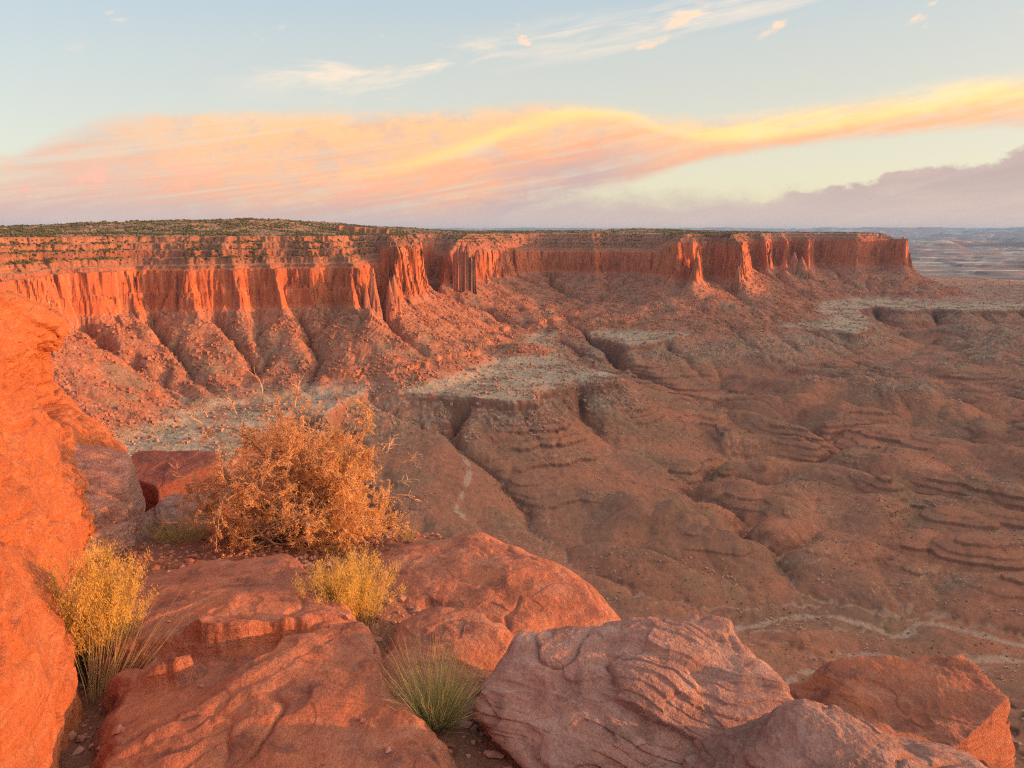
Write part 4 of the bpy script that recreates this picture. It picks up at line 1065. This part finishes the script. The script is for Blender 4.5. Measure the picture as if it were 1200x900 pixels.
def make_obj(name, v, f, mat, parent=None, loc=(0, 0, 0), smooth=False):
    me = bpy.data.meshes.new(name); raw_mesh(me, v, f, smooth)
    me.materials.append(mat)
    o = bpy.data.objects.new(name, me); COL.objects.link(o)
    if parent is not None: o.parent = parent
    else: o.location = loc
    return o
def plant(name, loc, label, cat, group=None):
    o = bpy.data.objects.new(name, None); COL.objects.link(o); o.location = loc; o.empty_display_size = 0.1
    o['label'] = label; o['category'] = cat
    if group: o['group'] = group
    return o
def leafmat(name, a, b_, trans=0.35, scale=60):
    m = bpy.data.materials.new(name); m.use_nodes = True; N = NT(m.node_tree)
    b = m.node_tree.nodes['Principled BSDF']; b.inputs['Roughness'].default_value = 0.7; b.inputs['Specular IOR Level'].default_value = 0.2
    isl = N.node('ShaderNodeNewGeometry').outputs['Random Per Island']
    pos = N.node('ShaderNodeNewGeometry').outputs['Position']
    c = N.mix(isl, a, b_); c = N.mix(1.0, c, N.mix(N.noise(pos, scale * .2, 3), (.7, .7, .7), (1.3, 1.3, 1.3)), 'MULTIPLY')
    N.l.new(c, b.inputs['Base Color'])
    tr = N.node('ShaderNodeBsdfTranslucent'); N.l.new(c, tr.inputs['Color'])
    mx = N.node('ShaderNodeMixShader'); mx.inputs[0].default_value = trans
    out = [n for n in m.node_tree.nodes if n.type == 'OUTPUT_MATERIAL'][0]
    N.l.new(b.outputs[0], mx.inputs[1]); N.l.new(tr.outputs[0], mx.inputs[2]); N.l.new(mx.outputs[0], out.inputs['Surface'])
    return m
def grow(starts, dirs, length, k, curl, up=0.0):
    """random walks: (n, k, 3)"""
    n = len(starts); d = dirs / (np.linalg.norm(dirs, axis=1, keepdims=True) + 1e-9)
    P = [starts.copy()]; p = starts.copy()
    L = np.broadcast_to(length, (n,))[:, None] / (k - 1)
    for i in range(k - 1):
        p = p + d * L; P.append(p.copy())
        d = d + curl * rng.normal(size=(n, 3)); d[:, 2] += up
        d /= np.linalg.norm(d, axis=1, keepdims=True)
    return np.stack(P, 1)
def along(paths, n):
    """n random points along the paths with the local direction"""
    i = rng.integers(0, len(paths), n); k = paths.shape[1]
    f = rng.uniform(0.25, 1, n) * (k - 1.001); j = f.astype(int); u = (f - j)[:, None]
    a = paths[i, j]; b_ = paths[i, j + 1]
    return a + (b_ - a) * u, b_ - a, i
m_stem = leafmat('grey_bark', (.26, .17, .12), (.36, .25, .18), 0.0)
m_twig = leafmat('pale_twigs', (.60, .33, .18), (.64, .42, .27), 0.0)
m_bleaf = leafmat('orange_leaves', (.84, .50, .23), (.66, .38, .20), 0.4)
m_bleaf3 = leafmat('dry_leaves', (.42, .30, .20), (.34, .22, .13), 0.3)
m_bleaf2 = leafmat('gold_leaves', (.88, .56, .19), (.76, .40, .13), 0.4)
# big bush
def big_bush(loc, R, H):
    t = plant('desert_bush', loc, 'big twiggy orange bush growing at the cliff edge above the slabs', 'bush')
    n1 = 46
    az_ = rng.uniform(0, 2 * np.pi, n1); e = np.radians(rng.uniform(6, 88, n1))
    d = np.stack([np.cos(az_) * np.cos(e), np.sin(az_) * np.cos(e), np.sin(e)], 1)
    st = rng.normal(size=(n1, 3)) * [.07, .06, .0]
    main = grow(st, d, np.sqrt((np.cos(e) * R) ** 2 + (np.sin(e) * H) ** 2) * rng.uniform(.55, .88, n1), 9, 0.20, 0.02)
    v, f = tubes(main, np.linspace(.012, .0035, 9)[None] * rng.uniform(.7, 1.2, (n1, 1)), 5)
    make_obj('branches', v, f, m_stem, t, smooth=True)
    s2, t2, _ = along(main, 620); d2 = t2 / np.linalg.norm(t2, axis=1, keepdims=True) + rng.normal(size=(620, 3)) * .65
    sec = grow(s2, d2, rng.uniform(.12, .34, 620), 6, 0.30, 0.03)
    def clip(p):
        q = p / np.array([R, R * .9, H]); r = np.linalg.norm(q, axis=-1, keepdims=True)
        return p * np.minimum(1, 1.0 / np.maximum(r, 1e-6)) ** .95
    sec = clip(sec)
    v, f = tubes(sec, np.linspace(.0042, .0018, 6)[None] * rng.uniform(.7, 1.2, (620, 1)), 4)
    make_obj('side_branches', v, f, m_stem, t)
    s3, t3, _ = along(sec, 5200); d3 = t3 / (np.linalg.norm(t3, axis=1, keepdims=True) + 1e-9) + rng.normal(size=(5200, 3)) * .9
    tw = clip(grow(s3, d3, rng.uniform(.05, .16, 5200), 4, 0.35, 0.02))
    v0, f0 = tubes(tw, np.linspace(.0020, .0010, 4)[None] * rng.uniform(.7, 1.3, (5200, 1)), 3)
    # long bare pale twigs standing out of the crown, left and right
    bs = [(-.62, -.1, .78, -.5, 0, .5), (-.55, .0, .85, -.2, 0, .8), (-.40, -.1, .9, -.3, 0, .9), (-.20, 0, .98, .1, 0, 1), (.1, -.1, 1.0, .2, 0, 1), (.62, -.1, .62, .6, 0, .6), (.68, -.05, .55, .9, 0, .3), (.66, -.1, .48, .8, -.1, .1), (.55, -.2, .70, .5, -.1, .8), (-.7, -.2, .45, -1, 0, .2), (.7, -.2, .3, 1, 0, .1), (-.65, -.3, .2, -1, -.3, 0), (-.5, -.4, .1, -.8, -.5, -.1), (.3, -.5, .1, .6, -.6, 0)]
    bs = np.array(bs); bs[:, :3] += rng.normal(size=(len(bs), 3)) * .05
    bt = grow(bs[:, :3] * [R / .78, R / .78, H / 1.15], bs[:, 3:], rng.uniform(.08, .18, len(bs)), 7, .28)
    b2, tt, _ = along(bt, 110); bt2 = grow(b2, tt / (np.linalg.norm(tt, axis=1, keepdims=True) + 1e-9) + rng.normal(size=(110, 3)) * .6, rng.uniform(.05, .12, 110), 5, .3)
    v, f = tubes(bt, np.linspace(.0045, .0018, 7)[None] * np.ones((len(bt), 1)), 4); v2, f2 = tubes(bt2, np.linspace(.0026, .0012, 5)[None] * np.ones((110, 1)), 3)
    make_obj('twigs', np.vstack([v, v2, v0]), np.vstack([f, f2 + len(v), f0 + len(v) + len(v2)]), m_twig, t)
    nl = 175000
    c, td, i = along(tw, nl); c = c + rng.normal(size=c.shape) * .007
    outer = np.linalg.norm(c / [R, R, H], axis=1) + 0.25 * fbm3((c[:, 0], c[:, 1], c[:, 2]), .22, 5, 2)
    keep = rng.uniform(size=nl) < sstep(outer, .28, .62); c = c[keep]; td = td[keep]
    dr_ = td / (np.linalg.norm(td, axis=1, keepdims=True) + 1e-9) + rng.normal(size=td.shape) * .8
    gold = (c[:, 0] / R * .9 - c[:, 2] / H * .9 + .25 + rng.normal(size=len(c)) * .35) > 0
    dry = rng.uniform(size=len(c)) < .22
    for nm, mk, mt in (('leaves', ~gold & ~dry, m_bleaf), ('leaves', gold & ~dry, m_bleaf2), ('dry_leaves', dry, m_bleaf3)):
        v, f = leaves(c[mk], dr_[mk], .015, .0036)
        make_obj(nm, v, f, mt, t)
    return t
bx, by = at(354, 630, -2.26)
big_bush((bx, by, -2.26), .86, 1.24)
# rabbitbrush: upright wiry stems with gold heads
m_rstem = leafmat('straw_stems', (.55, .44, .20), (.46, .40, .20), 0.2)
m_gold = leafmat('gold_flowers', (.86, .60, .14), (.74, .52, .16), 0.45)
def rabbit(loc, R, H, n, label, lean=(0, 0), seedgold=1.0, grp=None):
    t = plant('rabbitbrush', loc, label, 'shrub', grp)
    a = rng.uniform(0, 2 * np.pi, n); q = rng.uniform(0, 1, n) ** .7
    d = np.stack([np.cos(a) * q * R + lean[0], np.sin(a) * q * R + lean[1], np.full(n, H)], 1)
    L = np.linalg.norm(d, axis=1) * rng.uniform(.40, 1.0, n) * (1 - .15 * q)
    st = np.stack([np.cos(a) * q * R * .4, np.sin(a) * q * R * .4, np.zeros(n)], 1)
    p = grow(st, d, L, 6, .09, .03)
    v0, f0 = tubes(p, np.linspace(.0022, .0010, 6)[None] * np.ones((n, 1)), 3)
    s2, t2, _ = along(p, n * 4); m2 = rng.uniform(size=n * 4) < 1
    tw = grow(s2, t2 / (np.linalg.norm(t2, axis=1, keepdims=True) + 1e-9) + rng.normal(size=(n * 4, 3)) * .35, rng.uniform(.03, .08, n * 4), 4, .12, .1)
    v, f = tubes(tw, np.linspace(.0013, .0008, 4)[None] * np.ones((n * 4, 1)), 3); make_obj('stems', np.vstack([v0, v]), np.vstack([f0, f + len(v0)]), m_rstem, t)
    ends = np.vstack([p[:, -1], p[:, -2], tw[:, -1], tw[:, -2]]); ends = ends[ends[:, 2] > H * .34]
    c = np.repeat(ends, 16, 0) + rng.normal(size=(len(ends) * 16, 3)) * [.008, .008, .018]
    dd = rng.normal(size=c.shape) * .6 + [0, 0, 1.5]
    v, f = leaves(c, dd, .015, .0011); make_obj('flower_heads', v, f, m_gold, t)
    c, td, i = along(tw, n * 14); v, f = leaves(c, td / (np.linalg.norm(td, axis=1, keepdims=True) + 1e-9) + rng.normal(size=c.shape) * .5, .016, .0012); make_obj('leaves', v, f, m_rstem, t)
    return t
x, y = at(122, 790, -1.86); rabbit((x, y, -1.88), .18, .60, 250, 'tall gold topped shrub standing against the left outcrop', (.02, 0))
x, y = at(408, 738, -2.0); rabbit((x, y, -2.00), .23, .38, 240, 'small bright yellow shrub in the crack below the big bush', (.02, 0))
# grasses
m_green = leafmat('green_grass', (.27, .30, .10), (.58, .48, .24), 0.35)
m_straw = leafmat('dry_grass', (.62, .50, .26), (.48, .38, .18), 0.35)
m_gg = leafmat('yellow_green_grass', (.42, .36, .10), (.55, .44, .16), 0.35)
def tuft(loc, R, H, n, mat, label, cat='grass clump', lean=(0, 0), width=.0016, curl=.07, grp=None, name='grass_clump', spread=.25, droop=-.02):
    a = rng.uniform(0, 2 * np.pi, n); q = rng.uniform(0, 1, n) ** .6
    d = np.stack([np.cos(a) * q * R + lean[0], np.sin(a) * q * R + lean[1], np.full(n, H)], 1)
    L = np.linalg.norm(d, axis=1) * rng.uniform(.45, 1.0, n)
    st = np.stack([np.cos(a) * q * R * spread, np.sin(a) * q * R * spread, np.zeros(n)], 1)
    p = grow(st, d, L, 7, curl, droop)
    v, f = blades(p, width * rng.uniform(.7, 1.2, (n, 1, 1)))
    o = make_obj(name, v, f, mat, None, loc); o['label'] = label; o['category'] = cat
    if grp: o['group'] = grp
    return o
x, y = at(510, 848, -1.82); tuft((x, y, -1.85), .23, .34, 700, m_green, 'green grass clump rooted in the crack beside the wrinkled boulder', spread=.18, droop=-.03)
x, y = at(505, 855, -1.84); tuft((x, y, -1.86), .24, .16, 160, m_straw, 'dry straw blades fanned out around the foot of the green clump', spread=.15, droop=-.04)
x, y = at(455, 785, -1.92); tuft((x, y, -1.98), .12, .14, 130, m_green, 'short green grass in the crack just left of the green clump', lean=(-.08, .02))
x, y = at(430, 765, -1.98); tuft((x, y, -2.02), .10, .24, 46, m_straw, 'few dry stalks under the small yellow shrub', width=.0012)
x, y = at(215, 636, -2.28); tuft((x, y, -2.32), .24, .30, 420, m_gg, 'yellow green grass clump in front of the low rounded slab', spread=.4)
x, y = at(118, 820, -1.84); tuft((x, y, -1.90), .20, .50, 170, m_straw, 'long pale dry stalks at the foot of the tall gold topped shrub', lean=(.16, .05), width=.0014, curl=.05)
x, y = at(125, 640, -2.0); tuft((x - .02, y, -2.1), .10, .16, 120, m_gg, 'small grass patch in the shade under the outcrop')
x, y = at(400, 640, -2.25); tuft((x, y, -2.28), .30, .10, 120, m_straw, 'low dry grass along the foot of the big bush', droop=-.06)
x, y = at(478, 617, -2.1); tuft((x, y, -2.20), .07, .14, 60, m_gg, 'tiny grass tuft on the skyline of the red dome', spread=.5)
x, y = at(120, 705, -1.95); tuft((x, y, -2.02), .10, .30, 120, m_gg, 'grass leaning out behind the tall gold topped shrub', lean=(.05, 0))
x, y = at(300, 642, -2.22); tuft((x, y, -2.27), .34, .07, 150, m_straw, 'flat litter of dead stalks under the left side of the big bush', droop=-.08, spread=.8, curl=.25, width=.0012)
x, y = at(418, 748, -2.0); tuft((x, y, -2.02), .20, .05, 110, m_straw, 'dead stalks lying around the foot of the small yellow shrub', droop=-.08, spread=.8, curl=.25, width=.0011)
x, y = at(108, 812, -1.86); tuft((x + .03, y, -1.90), .20, .06, 120, m_straw, 'dead stalks lying in the crack under the tall gold topped shrub', droop=-.08, spread=.8, curl=.25, width=.0011)
print('plants', time.time() - T0)
#FOREGROUND_END
print('script done', time.time() - T0)
